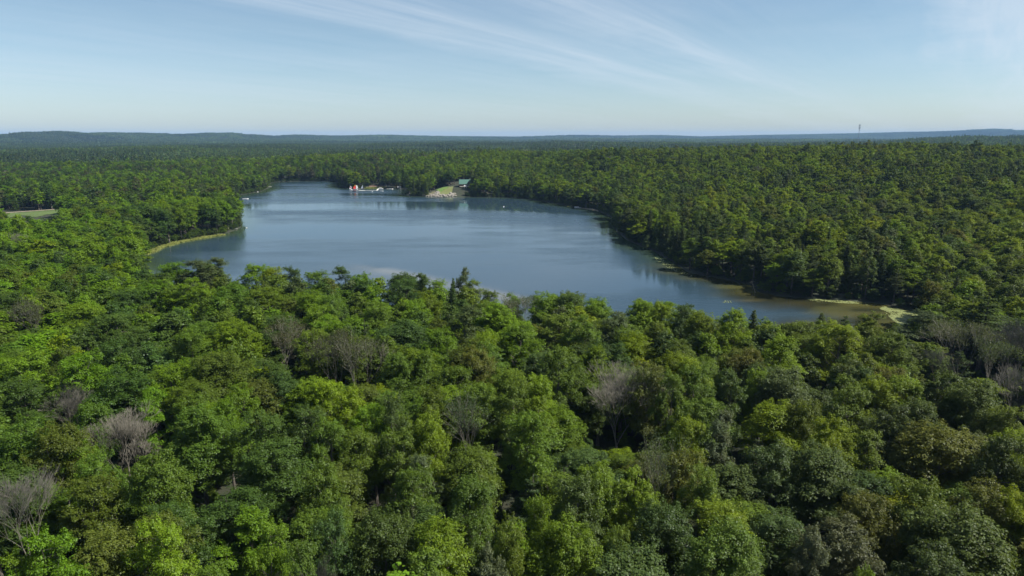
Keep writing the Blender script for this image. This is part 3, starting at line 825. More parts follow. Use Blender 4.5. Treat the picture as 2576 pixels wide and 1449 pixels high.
def colour_for(x, y, r, conprob):
    """pick a colour code and a kind for a filled-in tree"""
    u = rng.random()
    if rng.random() < conprob: return ('N' if rng.random() < .7 else 'D'), ('cedar', 'spruce', 'pine')[int(rng.integers(3))]
    side = x / max(y, 1)
    pb = .34 if side < -.1 else .22
    c = 'B' if u < pb else 'G' if u < pb + .34 else 'D' if u < pb + .52 else 'O' if u < pb + .60 else 'S' if u < pb + .64 else 'Y' if (u < pb + .66) else 'G'
    return c, ('maple', 'dome', 'tall', 'dome', 'dome', 'maple', 'dome', 'maple')[int(rng.integers(8))]
def con_prob(x, y, sd, px):
    p = .06
    if x > 40 and y > 230 and sd < 70: p = .42            # evergreens along the right bank
    elif x > 40 and y > 230 and sd < 140: p = .34
    elif x > 60: p = .10
    elif y > 480 and x < -150: p = .26
    elif sd < 40 and y > 600: p = .5
    return p
for i in near_r:
    x, y, z = X[i], Y[i], Z[i]; px, _ = proj(x, y, z)
    c, kd = colour_for(x, y, math.hypot(x, y), con_prob(x, y, SD[i], px))
    if 2330 < px < 2700 and 120 < math.hypot(x, y) < 215 and rng.random() < .34: c, kd = 'S', ('bare', 'thin', 'tall', 'tall')[int(rng.integers(4))]
    hh = HH[i]; wd = rng.uniform(8.5, 13.5) if kd in ('maple', 'dome') else rng.uniform(8.5, 10.5)
    if SD[i] < 12 and y > 230: hh *= rng.uniform(.75, 1.15)
    trees.append([x, y, z, hh, wd, c, kd, 0])

X, Y = scatter(330, 1500, 8.2, 43 * D2R)
Z = terrain(X, Y); HH = rng.uniform(14.0, 20.0, len(X)) + 3 * (vnoise(X, Y, 35, 77) - .5); ok, SD = allowed(X, Y, Z, HH)
PXX, _ = proj(X, Y, Z)
wn = vnoise(X, Y, 60, 71); wn2 = vnoise(X, Y, 150, 72); wn3 = vnoise(X, Y, 21, 73); wn4 = vnoise(X, Y, 48, 74) * .7 + vnoise(X, Y, 17, 75) * .3
for i in np.nonzero(ok)[0]:
    x, y = X[i], Y[i]; R = math.hypot(x, y)
    cp = con_prob(x, y, SD[i], PXX[i]) * (0.35 + 0.6 * wn[i]) + (.55 if wn4[i] > .70 else 0)
    c, kd = colour_for(x, y, R, cp)
    if x < -150 and y > 560:                                    # duller lowland wood on the left
        if rng.random() < .5: c = ('S', 'R', 'D')[int(rng.integers(3))]
    if wn2[i] > .58 and kd in ('maple', 'dome') and rng.random() < .6: c = 'B'
    if wn3[i] > .66 and kd in ('maple', 'dome'): c = 'BY'[int(rng.random() < .2)]
    if wn3[i] < .24: c = 'D' if rng.random() < .8 else c
    hh = HH[i]
    if kd == 'pine': hh *= 1.15
    if rng.random() < .07: hh *= rng.uniform(1.12, 1.3)
    if rng.random() < .15: hh *= rng.uniform(.72, .9)
    if y > 420 and y < 520 and x < -120 and SD[i] < 60: hh = max(hh, 20)
    if kd == 'tall' and rng.random() < .035: kd, c = 'bare', 'S'
    trees.append([x, y, Z[i], hh, rng.uniform(9.0, 16.5) if kd in ('maple', 'dome') else rng.uniform(10, 13.5), c, kd, 0])

TR = trees
xs = np.array([t[0] for t in TR]); ys_ = np.array([t[1] for t in TR]); zs = np.array([t[2] for t in TR]); hs_ = np.array([t[3] for t in TR]); ws = np.array([t[4] for t in TR])
cpx, cpy = proj(xs, ys_, zs + hs_ * .7); tpx, tpy = proj(xs, ys_, zs + hs_)
rr_ = np.sqrt(xs ** 2 + ys_ ** 2 + (CAM_H - zs - hs_ * .7) ** 2)
inview = (cpx > -30) & (cpx < 2606) & (tpy < 1445) & (ys_ > 20)
size = ws / rr_ + hs_ / rr_ * .5 + np.array([t[7] for t in TR]) * 10
CLASS = np.array([2 if t[6] in ('bare',) else 1 if t[6] in ('pine', 'spruce', 'cedar') else 0 for t in TR])
single = np.zeros(len(TR), bool)
for c, n in ((0, 300), (1, 130), (2, 40)):
    idx = np.nonzero((CLASS == c) & inview)[0]
    idx = idx[np.argsort(-size[idx])][:n]; single[idx] = True

# ------------------------------------------------------------------ trees as objects of their own
LANDMARKS = [('the big round bare tree', 1560, 1040), ('the bare tree at the left edge', 35, 1280), ('the dark gap at lower left', 515, 1330), ('the lily pad bed', 2255, 790),
             ('the dying tree at left centre', 710, 880), ('the thin tree against the lake', 1165, 700), ('the wooded point', 560, 540), ('the bare tree at lower left', 300, 1120),
             ('the lower right corner', 2500, 1400), ('the bottom centre', 1290, 1420), ('the big oak left of centre', 1010, 860), ('the bare trees at right', 2420, 860), ('the lit maple right of centre', 1950, 1060),
             ('the round olive tree', 2370, 1090), ('the lime-coloured tree left of centre', 840, 990), ('the right bank', 1900, 700), ('the upper left field', 90, 540), ('the twin-topped shore maple', 1810, 800),
             ('the left edge halfway up', 20, 780), ('the bottom left corner', 30, 1440), ('the small tree gap in the centre', 1285, 1180), ('the far right edge', 2560, 640), ('the left waterside treetops', 520, 700)]
DIRS = ['right', 'upper right', 'top', 'upper left', 'left', 'lower left', 'bottom', 'lower right']
ORD = ['first', 'second', 'third', 'fourth', 'fifth', 'sixth', 'seventh', 'eighth', 'ninth', 'tenth', 'eleventh', 'twelfth', 'thirteenth', 'fourteenth', 'fifteenth', 'sixteenth', 'seventeenth', 'eighteenth', 'nineteenth', 'twentieth',
       'twenty-first', 'twenty-second', 'twenty-third', 'twenty-fourth', 'twenty-fifth', 'twenty-sixth', 'twenty-seventh', 'twenty-eighth', 'twenty-ninth', 'thirtieth']
sector = {}
for i in np.nonzero(single)[0]:
    ds = [math.hypot(cpx[i] - lx, cpy[i] - ly) for _, lx, ly in LANDMARKS]; k = int(np.argmin(ds)); _, lx, ly = LANDMARKS[k]
    a = math.atan2(ly - cpy[i], cpx[i] - lx); s = int(round(a / (math.pi / 4))) % 8
    sector.setdefault((k, s), []).append((ds[k], i))
LABEL = {}
for (k, s), lst in sector.items():
    lst.sort()
    for n, (_, i) in enumerate(lst):
        c, kd, w_ = TR[i][5], TR[i][6], TR[i][4]
        kindword = {'maple': 'leafy tree', 'dome': 'round-crowned tree', 'tall': 'narrow leafy tree', 'pine': 'pine', 'spruce': 'pointed evergreen', 'cedar': 'evergreen', 'thin': 'half-bare tree', 'bare': 'bare grey tree'}[kd]
        cw = '' if kd == 'bare' else CNAME[c] + ' '
        LABEL[i] = f"{cw}{kindword}, {ORD[min(n, 29)]} from {LANDMARKS[k][0]} towards {DIRS[s]}"
        if len(LABEL[i].split()) > 16: LABEL[i] = LABEL[i].replace(' from the ', ' from ')
def crown_colour(c, side=0.0):
    side = max(-1.0, min(1.0, side)); b = np.array(TINT[c]) * np.array([1 + .04 * side, 1 - .07 * side, 1 + .12 * side]); f = rng.uniform(.86, 1.18); return tuple(np.clip(b * f * np.array([rng.uniform(.9, 1.12), 1, rng.uniform(.85, 1.2)]), 0, 1)) + (1,)
NAMES = {0: ('broadleaf_tree', 'tree', 'broadleaf trees of the near wood'), 1: ('conifer_tree', 'evergreen tree', 'evergreens among the broadleaf trees'), 2: ('bare_tree', 'bare tree', 'leafless dead trees in the wood')}
for i in np.nonzero(single)[0]:
    x, y, z, h, w_, c, kd, hand = TR[i]
    name, cat, grp = NAMES[int(CLASS[i])]
    root = empty(name, (x, y, z), rng.uniform(0, 6.28))
    tag(root, LABEL[i], cat, grp)
    protos = NEAR[kd]; cr, tk = protos[0 if (kd == 'bare' and w_ > 13) else int(rng.integers(1 if kd == 'bare' else 0, len(protos)))]
    base_w = {'maple': 10.4, 'dome': 10.4, 'tall': 9.4, 'pine': 10.0, 'spruce': 8.5, 'cedar': 8.5, 'bare': 13, 'thin': 11}[kd]
    if kd in ('tall', 'spruce', 'cedar', 'pine') and not hand: base_w = 9.5
    if kd in ('tall',) and hand: base_w = 6.8
    if kd in ('spruce', 'cedar', 'pine') and hand: base_w = 7.0
    sx = w_ / base_w; root.scale = (1, 1, 1)
    for me, nm in ((cr, 'crown'), (tk, 'trunk')):
        if me is None: continue
        o = bpy.data.objects.new(nm, me); COL.objects.link(o); o.parent = root; o.scale = (sx, sx, h / 20)
        if nm == 'crown': o.color = crown_colour(c, (cpx[i] - 1100) / 1000)

# ------------------------------------------------------------------ the rest of the wood
def instance_object(name, pts, idx, rot, scl, tints, protos, kind='stuff', label=None):
    me = bpy.data.meshes.new(name)
    me.vertices.add(len(pts)); me.vertices.foreach_set('co', np.asarray(pts, np.float32).ravel())
    for an, typ, data in (('which', 'INT', idx), ('turn', 'FLOAT_VECTOR', rot), ('size', 'FLOAT_VECTOR', scl), ('tint', 'FLOAT_COLOR', tints)):
        a = me.attributes.new(an, typ, 'POINT')
        a.data.foreach_set('value' if typ == 'INT' else ('color' if typ == 'FLOAT_COLOR' else 'vector'), np.asarray(data, np.int32 if typ == 'INT' else np.float32).ravel())
    o = bpy.data.objects.new(name, me); COL.objects.link(o)
    pc = bpy.data.collections.new(name + '_kinds')
    for k, pm in enumerate(protos):
        po = bpy.data.objects.new(f'{name}_kind_{k:02d}', pm); pc.objects.link(po)
    ng = bpy.data.node_groups.new(name + '_nodes', 'GeometryNodeTree')
    ng.interface.new_socket('Geometry', in_out='INPUT', socket_type='NodeSocketGeometry'); ng.interface.new_socket('Geometry', in_out='OUTPUT', socket_type='NodeSocketGeometry')
    t = NT(ng); gi = t.n('NodeGroupInput'); go = t.n('NodeGroupOutput')
    ci = t.n('GeometryNodeCollectionInfo'); ci.inputs['Collection'].default_value = pc; ci.inputs['Separate Children'].default_value = True; ci.inputs['Reset Children'].default_value = True
    m2p = t.n('GeometryNodeMeshToPoints')
    ip = t.n('GeometryNodeInstanceOnPoints'); ip.inputs['Pick Instance'].default_value = True
    def na(n_, ty):
        a = t.n('GeometryNodeInputNamedAttribute', data_type=ty); a.inputs['Name'].default_value = n_; return a.outputs['Attribute']
    t.l(gi.outputs[0], m2p.inputs[0]); t.l(m2p.outputs[0], ip.inputs['Points']); t.l(ci.outputs[0], ip.inputs['Instance'])
    t.l(na('which', 'INT'), ip.inputs['Instance Index'])
    e2r = t.n('FunctionNodeEulerToRotation'); t.l(na('turn', 'FLOAT_VECTOR'), e2r.inputs[0]); t.l(e2r.outputs[0], ip.inputs['Rotation'])
    t.l(na('size', 'FLOAT_VECTOR'), ip.inputs['Scale'])
    t.l(ip.outputs[0], go.inputs[0])
    md = o.modifiers.new('instances', 'NODES'); md.node_group = ng
    tag(o, label, kind=kind)
    return o
rest = np.nonzero(~single)[0]
Rr = np.hypot(xs, ys_)
def wood(name, sel, protos, near_wood=False):
    pts = np.stack([xs[sel], ys_[sel], zs[sel]], 1); n = len(sel)
    ix = np.zeros(n, int); sc = np.zeros((n, 3)); ti = np.ones((n, 4))
    for k, i in enumerate(sel):
        kd = TR[i][6]
        ix[k] = {'maple': int(rng.integers(2)), 'dome': 2 + int(rng.integers(2)), 'tall': 4 + int(rng.integers(2)), 'pine': 6, 'spruce': 7, 'cedar': 8, 'bare': 9, 'thin': 9}[kd]
        s = ws[i] / (10.4 if kd in ('maple', 'dome') else 9.5); sc[k] = (s, s, hs_[i] / 20)
        ti[k] = crown_colour(TR[i][5], (cpx[i] - 1100) / 1000)
    rot = np.zeros((n, 3)); rot[:, 2] = rng.uniform(0, 6.28, n)
    return instance_object(name, pts, ix, rot, sc, ti, protos)
wood('forest_near_the_lake', rest[Rr[rest] < 560], MID)
wood('forest_beyond_the_lake', rest[Rr[rest] >= 560], FAR)

def tiles(name, r0, r1, size_, protos, half=41 * D2R):
    ys2 = np.arange(r0 * math.cos(half) - size_, r1, size_); P = []
    for yy in ys2:
        xm = (yy + size_) * math.tan(half)
        for xx in np.arange(-xm, xm, size_):
            r_ = math.hypot(xx, yy)
            if r0 <= r_ < r1: P.append((xx, yy))
    P = np.array(P); z = terrain(P[:, 0], P[:, 1]); n = len(P)
    rot = np.zeros((n, 3)); rot[:, 2] = rng.integers(0, 4, n) * math.pi / 2
    # lie the tile along the slope
    e = size_ * .5; zx = (terrain(P[:, 0] + e, P[:, 1]) - terrain(P[:, 0] - e, P[:, 1])) / (2 * e); zy = (terrain(P[:, 0], P[:, 1] + e) - terrain(P[:, 0], P[:, 1] - e)) / (2 * e)
    cz, sz = np.cos(rot[:, 2]), np.sin(rot[:, 2])
    rot[:, 0] = np.arctan(zy); rot[:, 1] = -np.arctan(zx)
    f = .55 + .55 * vnoise(P[:, 0], P[:, 1], 320, 91) + .45 * vnoise(P[:, 0], P[:, 1], 110, 93) * (vnoise(P[:, 0], P[:, 1], 900, 94) > .4) ; f2 = vnoise(P[:, 0], P[:, 1], 700, 92)
    a = np.array(TINT['G'])[None] * .85 * (1 - f2[:, None]) + np.array((.044, .072, .024))[None] * f2[:, None]
    ti = np.concatenate([a * f[:, None], np.ones((n, 1))], 1)
    sc = np.ones((n, 3)) * 1.03
    return instance_object(name, np.stack([P[:, 0], P[:, 1], z], 1), rng.integers(0, len(protos), n), rot, sc, ti, protos)
tiles('distant_forest', 1490, 4200, 50.0, TILE_A)
tiles('horizon_forest', 4180, 15500, 150.0, TILE_B)

# undergrowth below the near trees and along the banks
X1, Y1 = scatter(40, 360, 4.2, 45 * D2R); sd = lake_sd(X1, Y1); k1 = (sd > 0.6) & (rng.random(len(X1)) < np.where(sd < 9, .95, .55)) & ~in_poly(X1, Y1, FIELD)
X2, Y2 = scatter(360, 1100, 3.2, 40 * D2R); sd2 = lake_sd(X2, Y2); k2 = (sd2 > 0.4) & (sd2 < 9)
lx, ly = proj(X2, Y2, 0 * X2); k2 &= ~((lx > 1060) & (lx < 1170) & (Y2 > 700)) & ~((lx > 915) & (lx < 1035) & (Y2 > 700))
X, Y = np.concatenate([X1[k1], X2[k2]]), np.concatenate([Y1[k1], Y2[k2]]); sd = np.concatenate([sd[k1], sd2[k2]])
Z = terrain(X, Y); n = len(X)
s = rng.uniform(.13, .28, n) * np.where(sd < 9, 1.25, 1.0)
ti = np.array([crown_colour('GDDGNN'[int(rng.integers(6))]) for _ in range(n)])
rot = np.zeros((n, 3)); rot[:, 2] = rng.uniform(0, 6.28, n)
pts = np.stack([X, Y, Z - s * 6.0], 1); sc = np.stack([s * 1.5, s * 1.5, s], 1); wh = rng.integers(0, 4, n)
nr = np.hypot(X, Y) < 360
for nm, kk, pr in (('undergrowth', nr, MID[:4]), ('bank_undergrowth', ~nr, FAR[:4])):
    instance_object(nm, pts[kk], wh[kk], rot[kk], sc[kk], ti[kk], pr)
#OBJECTS_PART
# ------------------------------------------------------------------ materials of the small things
WHITE = mat_simple('white_paint', (0.78, 0.78, 0.77), .35, var=.05)
OFFW = mat_simple('weathered_white', (0.62, 0.61, 0.56), .6)
PLANK = mat_simple('grey_planks', (0.50, 0.48, 0.43), .8)
REDC = mat_simple('red_cloth', (0.75, 0.035, 0.025), .7); ORANGE = mat_simple('orange_cloth', (0.85, 0.14, 0.02), .7); YELL = mat_simple('yellow_cloth', (0.80, 0.42, 0.03), .7)
MAROON = mat_simple('dark_red_cloth', (0.28, 0.02, 0.04), .7); SAILG = mat_simple('pale_grey_sail', (0.52, 0.55, 0.60), .7)
DARKH = mat_simple('dark_hull', (0.03, 0.035, 0.05), .4); METAL = mat_simple('grey_metal', (0.35, 0.36, 0.38), .45, .6)
ROOFG = mat_simple('green_metal_roof', (0.045, 0.120, 0.095), .6, .0); LOGW = mat_simple('brown_log_wall', (0.085, 0.055, 0.035), .8); GLASS = mat_simple('dark_window_glass', (0.02, 0.025, 0.03), .08)
MASTM = mat_simple('mast_steel', (0.16, 0.18, 0.22), .6, .3)
SAND = mat_simple('sand', (0.27, 0.23, 0.155), .95, var=.25, scale=.4); EARTH = mat_simple('bank_earth', (0.10, 0.095, 0.05), 1, var=.35, scale=.3); DIRT = mat_simple('red_brown_soil', (0.12, 0.075, 0.05), 1, var=.4, scale=.3)
ROADM = mat_simple('pale_gravel', (0.27, 0.23, 0.17), .95, var=.15, scale=.5)
LAWN = mat_simple('lawn_grass', (0.085, 0.150, 0.022), 1, var=.25, scale=.25); LAWN2 = mat_simple('mown_field_grass', (0.062, 0.098, 0.020), 1, var=.45, scale=.05); TRAMP = mat_simple('dry_mown_grass', (0.115, 0.130, 0.040), 1, var=.2, scale=.3)
ROCKM = mat_simple('pale_rock', (0.22, 0.20, 0.175), .9, var=.3, scale=.8)

def atg(px, py, n=14):
    """the point of the ground seen at a place in the view"""
    z = 1.0
    for _ in range(n):
        x, y, _z = at(px, py, z); z = .5 * z + .5 * max(0.0, float(terrain(np.array([x]), np.array([y]))[0]))
    return x, y, z
Z1 = lambda u, v: q(1350 + u / 12.267, 715 + v / 12.267)
Z2 = lambda u, v: q(1560 + u / 7.576, 690 + v / 7.576)
Z3 = lambda u, v: q(860 + u / 7.246, 730 + v / 7.246)
Z4 = lambda u, v: q(2200 + u / 9.908, 780 + v / 9.908)
Z6 = lambda u, v: q(3000 + u / 3.68, 1080 + v / 3.68)

def drape(name, pxs, mat, lift, cell=2.0, label=None, ground_px=True, pts=None):
    """a sheet that follows the ground inside an outline"""
    P = np.array([atg(*p)[:2] for p in pxs]) if pts is None else np.array(pts)
    x0, y0 = P.min(0) - cell; x1, y1 = P.max(0) + cell
    ax, ay = np.arange(x0, x1, cell), np.arange(y0, y1, cell); GX, GY = np.meshgrid(ax, ay); m, n = len(ax), len(ay)
    ii, jj = np.meshgrid(np.arange(m - 1), np.arange(n - 1)); i0 = (jj * m + ii).ravel(); fc = np.stack([i0, i0 + 1, i0 + m + 1, i0 + m], 1)
    gx_, gy_ = GX.ravel(), GY.ravel(); cxm, cym = gx_[fc].mean(1), gy_[fc].mean(1); fc = fc[in_poly(cxm, cym, P)]
    us = np.unique(fc); rm = -np.ones(len(gx_), int); rm[us] = np.arange(len(us))
    me = mesh_np(name, np.stack([gx_, gy_, terrain(gx_, gy_) + lift], 1)[us], rm[fc], mat, smooth=True)
    o = bpy.data.objects.new(name, me); COL.objects.link(o); tag(o, kind='structure'); return o
drape('field', None, LAWN2, .22, 3.0, pts=FIELD)
drape('lawn', [Z2(*p) for p in ((1205, 425), (1400, 362), (1570, 344), (1600, 350), (1480, 420), (1310, 505), (1215, 470))], LAWN, .30)
drape('mown_slope', [Z2(*p) for p in ((1602, 344), (1760, 338), (1735, 420), (1640, 480), (1600, 565), (1230, 565), (1312, 508), (1482, 422))], TRAMP, .27)
drape('sandy_bank', [Z2(*p) for p in ((880, 605), (1060, 500), (1180, 470), (1260, 560), (1600, 565), (1740, 520), (1790, 615))], EARTH, .20)
drape('earth_bank', [Z1(*p) for p in ((1250, 330), (1290, 200), (1500, 140), (1900, 160), (2120, 240), (2060, 320))], DIRT, .25)
drape('beach', [Z2(*p) for p in ((60, 400), (150, 390), (450, 398), (430, 480), (330, 480), (150, 430))], SAND, .20, 1.5)
drape('beach', [Z4(*p) for p in ((860, 390), (1290, 405), (1560, 480), (1560, 520), (1320, 500), (1180, 465), (870, 415))], SAND, .20, 1.5)
# gravel track along the far side of the field
rp = [at(*p, 2.0)[:2] for p in [(-60, 549), (19, 537.3), (70, 533.5), (155, 527.5), (240, 521), (345, 515.6), (375, 513.2), (420, 509)]]
rb = MB(); rows = []
for k, (x, y) in enumerate(rp):
    nx_, ny_ = rp[min(k + 1, len(rp) - 1)], rp[max(k - 1, 0)]; dx, dy = nx_[0] - ny_[0], nx_[1] - ny_[1]; l = math.hypot(dx, dy); dx, dy = dx / l, dy / l
    rows.append((x, y, dx, dy))
fine = []
for a_, b_ in zip(rows[:-1], rows[1:]):
    for k in range(12):
        t_ = k / 12; fine.append(tuple(a_[j] * (1 - t_) + b_[j] * t_ for j in range(4)))
rws = []
for (x, y, dx, dy) in fine:
    r_ = []
    for o_ in (-2.2, -.7, .7, 2.2):
        X_, Y_ = x - dy * o_, y + dx * o_; r_.append((X_, Y_, float(terrain(np.array([X_]), np.array([Y_]))[0]) + .32))
    rws.append(r_)
rb.sheet(rws); tag(rb.build('gravel_road', ROADM), kind='structure')

# ------------------------------------------------------------------ boats, docks and the rest of the far shore
def hull_into(b, L, W, Hh, bow=.35, deck=True, z0=-.12):
    """a boat's hull along x, bow towards +x"""
    st = [(-.5, .78), (-.3, .95), (0, 1.0), (.22, .86), (.40, .48), (.5, .03)]
    rows = []
    for s_, w_ in st:
        x = s_ * L; wv = w_ * W / 2; lift = Hh * .25 * max(0, (s_ - .1) / .4) ** 2
        rows.append([(x, -wv, Hh + lift), (x, -wv * .8, z0 + .3 * Hh), (x, 0, z0), (x, wv * .8, z0 + .3 * Hh), (x, wv, Hh + lift)])
    b.sheet(rows)
    b.poly([rows[0][k] for k in range(5)])
    if deck:
        rim = [(r[0][0], r[0][1] * .96, r[0][2] - .05) for r in rows]; rim2 = [(r[4][0], r[4][1] * .96, r[4][2] - .05) for r in rows]
        b.sheet([rim, rim2])
def shore_thing(name, px, rz, label, cat, group=None, z=0.0):
    x, y, _ = at(*px, z); e = empty(name, (x, y, z), rz); return tag(e, label, cat, group)
def sail_boat(px, rz, L, label, sails, hullm, name='sailing_dinghy', mast_h=4.8, tilt=0.0):
    e = shore_thing(name, px, rz, label, 'sailing boat', 'small sailing boats by the dock'); e.scale = (1.25, 1.25, 1.2)
    h = MB(); hull_into(h, L, L * .33, .45); h.build('hull', hullm, e)
    m = MB(); m.tube((.1 * L, 0, .2), (.1 * L + tilt * mast_h, 0, mast_h + .2), .07, .05); m.build('mast', METAL, e)
    bm = MB(); bm.tube((.1 * L, 0, .8), (-.45 * L, .1, .9), .05); bm.build('boom', METAL, e)
    for (pts, mt) in sails:
        sb = MB(); f = [(x, .04 + .18 * math.sin(2.2 * (z_ / mast_h)), z_) for x, z_ in pts]; sb.poly(f); sb.poly([(p[0], p[1] + .03, p[2]) for p in f[::-1]]); sb.build('sail', mt, e)
    return e
sail_boat(Z1(960, 372), .15, 3.6, 'small dark dinghy with one pale grey triangular sail beside the left end of the dock', [([(.3, .8), (-1.9, 1.0), (.25, 4.6)][0:3], SAILG)], DARKH)
sail_boat(Z1(620, 385), .2, 4.4, 'small boat with a big orange and red sail with a yellow top at the dock', [
    ([(.3, .5), (-2.1, .8), (-2.2, 2.6), (-1.0, 3.7), (.2, 3.2)], REDC), ([(.32, 1.6), (-1.5, 1.9), (-1.6, 3.1), (-.6, 3.9), (.3, 3.5)], ORANGE), ([(.3, 3.3), (-1.0, 3.7), (-.6, 5.0), (.2, 4.6)], YELL),
    ([(.5, .6), (2.5, 1.4), (1.6, 4.6), (.45, 4.3)], WHITE), ([(.52, 1.4), (2.4, 1.9), (2.3, 2.5), (.5, 2.6)], REDC), ([(.52, 3.2), (1.95, 3.0), (1.8, 3.6), (.5, 3.8)], REDC)], WHITE, mast_h=4.9)
sail_boat(Z1(395, 408), .3, 3.4, 'small white boat with a leaning white and dark red striped sail, farthest left', [
    ([(.6, .3), (-1.6, 1.7), (-1.3, 2.5), (.8, 1.2)], WHITE), ([(.8, 1.2), (-1.3, 2.5), (-.9, 3.4), (.7, 2.2)], MAROON), ([(.7, 2.2), (-.9, 3.4), (-.4, 4.0), (.7, 3.2)], WHITE)], WHITE, tilt=-.12)
def dock_obj(path, wdt, label, z=.45, mat=PLANK, end=None):
    """planked walkway on posts along px points"""
    P = [at(*p, 0) for p in path]; e = empty('dock', (P[0][0], P[0][1], 0)); tag(e, label, 'dock')
    o = Vector(P[0])
    pb, postb = MB(), MB()
    for a_, b_ in zip(P[:-1], P[1:]):
        a_, b_ = Vector(a_) - o, Vector(b_) - o; d = b_ - a_; l = d.length; d.normalize(); nrm = Vector((-d.y, d.x, 0)); n = max(2, int(l / 2.4))
        for k in range(n):
            s0, s1 = a_ + d * (l * k / n + .03), a_ + d * (l * (k + 1) / n - .03)
            one = MB(); c = [s0 - nrm * wdt / 2, s1 - nrm * wdt / 2, s1 + nrm * wdt / 2, s0 + nrm * wdt / 2]
            lo = [(v.x, v.y, z - .12) for v in c]; hi = [(v.x, v.y, z + .02) for v in c]
            one.poly(hi); one.poly(lo[::-1])
            for j in range(4): one.poly([lo[j], lo[(j + 1) % 4], hi[(j + 1) % 4], hi[j]])
            one.build('deck_section', mat, e)
            for sg in (-1, 1):
                p_ = s0 + nrm * sg * wdt * .46; ps = MB(); ps.tube((p_.x, p_.y, -1.2), (p_.x, p_.y, z + .25), .06, n=5); ps.build('post', METAL, e)
    if end:
        c = Vector(P[0]) - o; eb = MB(); eb.box(c.x - end[0] / 2, c.x + end[0] / 2, c.y - end[1] / 2, c.y + end[1] / 2, z - .10, z + .05); eb.build('end_platform', mat, e)
    return e
dock_obj([Z1(915, 448), Z1(1640, 450), Z1(1730, 350)], 1.9, 'long white L-shaped dock running out beside the pale grey sailboat', mat=OFFW, end=(7.5, 5))
dock_obj([Z1(700, 374), Z1(855, 374)], 1.5, 'short white dock between the orange sail and the pale grey sail', mat=OFFW)
dock_obj([Z1(2110, 362), Z1(2280, 358)], 1.5, 'short white dock right of the pontoon boat by the far point', mat=OFFW)
dock_obj([Z3(760, 186), Z3(1020, 186)], 1.3, 'thin pale dock along the far left bank with a white boat at its end', mat=OFFW)
dock_obj([Z3(1385, 42), Z3(1515, 38)], 2.4, 'low grey pier at the mouth of the far cove')
dock_obj([Z4(630, 372), Z4(870, 388)], 1.3, 'white dock on the far right bank by the sandy strip', mat=WHITE)
dock_obj([Z4(860, 366), Z4(1020, 364)], 1.0, 'narrow white gangway behind the white dock on the right bank', mat=WHITE)
def pontoon_boat(px, rz, label, L=6.2, canopy=True, red=False, group=None):
    e = shore_thing('pontoon_boat', px, rz, label, 'pontoon boat', group)
    for s_ in (-.85, .85):
        p = MB(); p.tube((-L / 2, s_, .12), (L / 2 - .5, s_, .12), .28, .28, 8); p.tube((L / 2 - .5, s_, .12), (L / 2, s_, .3), .28, .06, 8); p.build('pontoon', METAL, e)
    d = MB(); d.box(-L / 2, L / 2 - .3, -1.25, 1.25, .42, .55); d.build('deck', OFFW, e)
    for x0, x1, y0, y1 in ((-L / 2 + .1, L / 2 - .5, -1.22, -1.16), (-L / 2 + .1, L / 2 - .5, 1.16, 1.22), (-L / 2 + .1, -L / 2 + .16, -1.14, 1.14), (L / 2 - .56, L / 2 - .5, -1.14, 1.14)):
        r_ = MB(); r_.box(x0, x1, y0, y1, .56, 1.25); r_.build('side_panel', WHITE, e)
    s_ = MB(); s_.box(-L / 2 + .3, -L / 2 + 1.9, -1.0, -.3, .56, 1.0); s_.box(-L / 2 + .3, -L / 2 + 1.9, .4, 1.0, .56, 1.0); s_.build('seat', REDC if red else OFFW, e)
    if canopy:
        c = MB(); rows = [[(x, y, 2.55 - .12 * y * y) for y in (-1.2, -.6, 0, .6, 1.2)] for x in (-L * .30, 0, L * .2)]; c.sheet(rows); c.sheet([[(p[0], p[1], p[2] - .05) for p in r] for r in rows]); c.build('canopy', WHITE, e)
        for x in (-L * .28, L * .18):
            for y in (-1.15, 1.15):
                f = MB(); f.tube((x, y, .55), (x, y, 2.4), .03, n=4); f.build('canopy_pole', METAL, e)
    return e
def small_boat(px, rz, label, L=4.2, hullm=WHITE, windscreen=False, z=0.0, motor=True):
    e = shore_thing('small_boat', px, rz, label, 'boat', None, z)
    h = MB(); hull_into(h, L, L * .38, .62, deck=False); h.build('hull', hullm, e)
    f = MB(); f.box(-L * .46, L * .2, -L * .13, L * .13, .12, .20); f.build('floor', OFFW, e)
    for x in (-.3 * L, 0):
        s_ = MB(); s_.box(x - .15, x + .15, -L * .16, L * .16, .34, .42); s_.build('seat', OFFW, e)
    if motor:
        m = MB(); m.box(-L * .5 - .35, -L * .5 - .03, -.16, .16, .35, .95); m.box(-L * .5 - .25, -L * .5 - .10, -.06, .06, -.4, .35); m.build('outboard_motor', DARKH, e)
    if windscreen:
        w_ = MB(); w_.sheet([[(L * .02, -L * .15, .62), (L * .12, 0, .66), (L * .02, L * .15, .62)], [(-L * .03, -L * .13, 1.05), (L * .05, 0, 1.1), (-L * .03, L * .13, 1.05)]]); w_.build('windscreen', GLASS, e)
        c = MB(); c.sheet([[(L * .12, 0, .70), (L * .02, -L * .16, .63)], [(L * .46, 0, .78), (L * .32, -L * .12, .74)]]); c.sheet([[(L * .12, 0, .70), (L * .02, L * .16, .63)], [(L * .46, 0, .78), (L * .32, L * .12, .74)]]); c.build('foredeck', WHITE, e)
    return e
pontoon_boat(Z1(1830, 372), .05, 'white canopied pontoon boat with red seats at the inner end of the long dock', 6.6, True, True)
small_boat(Z1(1870, 470), .1, 'small white open boat moored just in front of the white pontoon boat', 4.3)
small_boat(Z1(550, 478), .0, 'low dark boat with white trim in front of the orange and red sail', 4.0, DARKH)
small_boat(Z1(2330, 365), .3, 'white boat tied at the end of the short dock by the far point', 5.2, windscreen=True)
pontoon_boat(Z3(460, 385), .1, 'white pontoon boat close to the bank left of the open cove', 6.0, False)
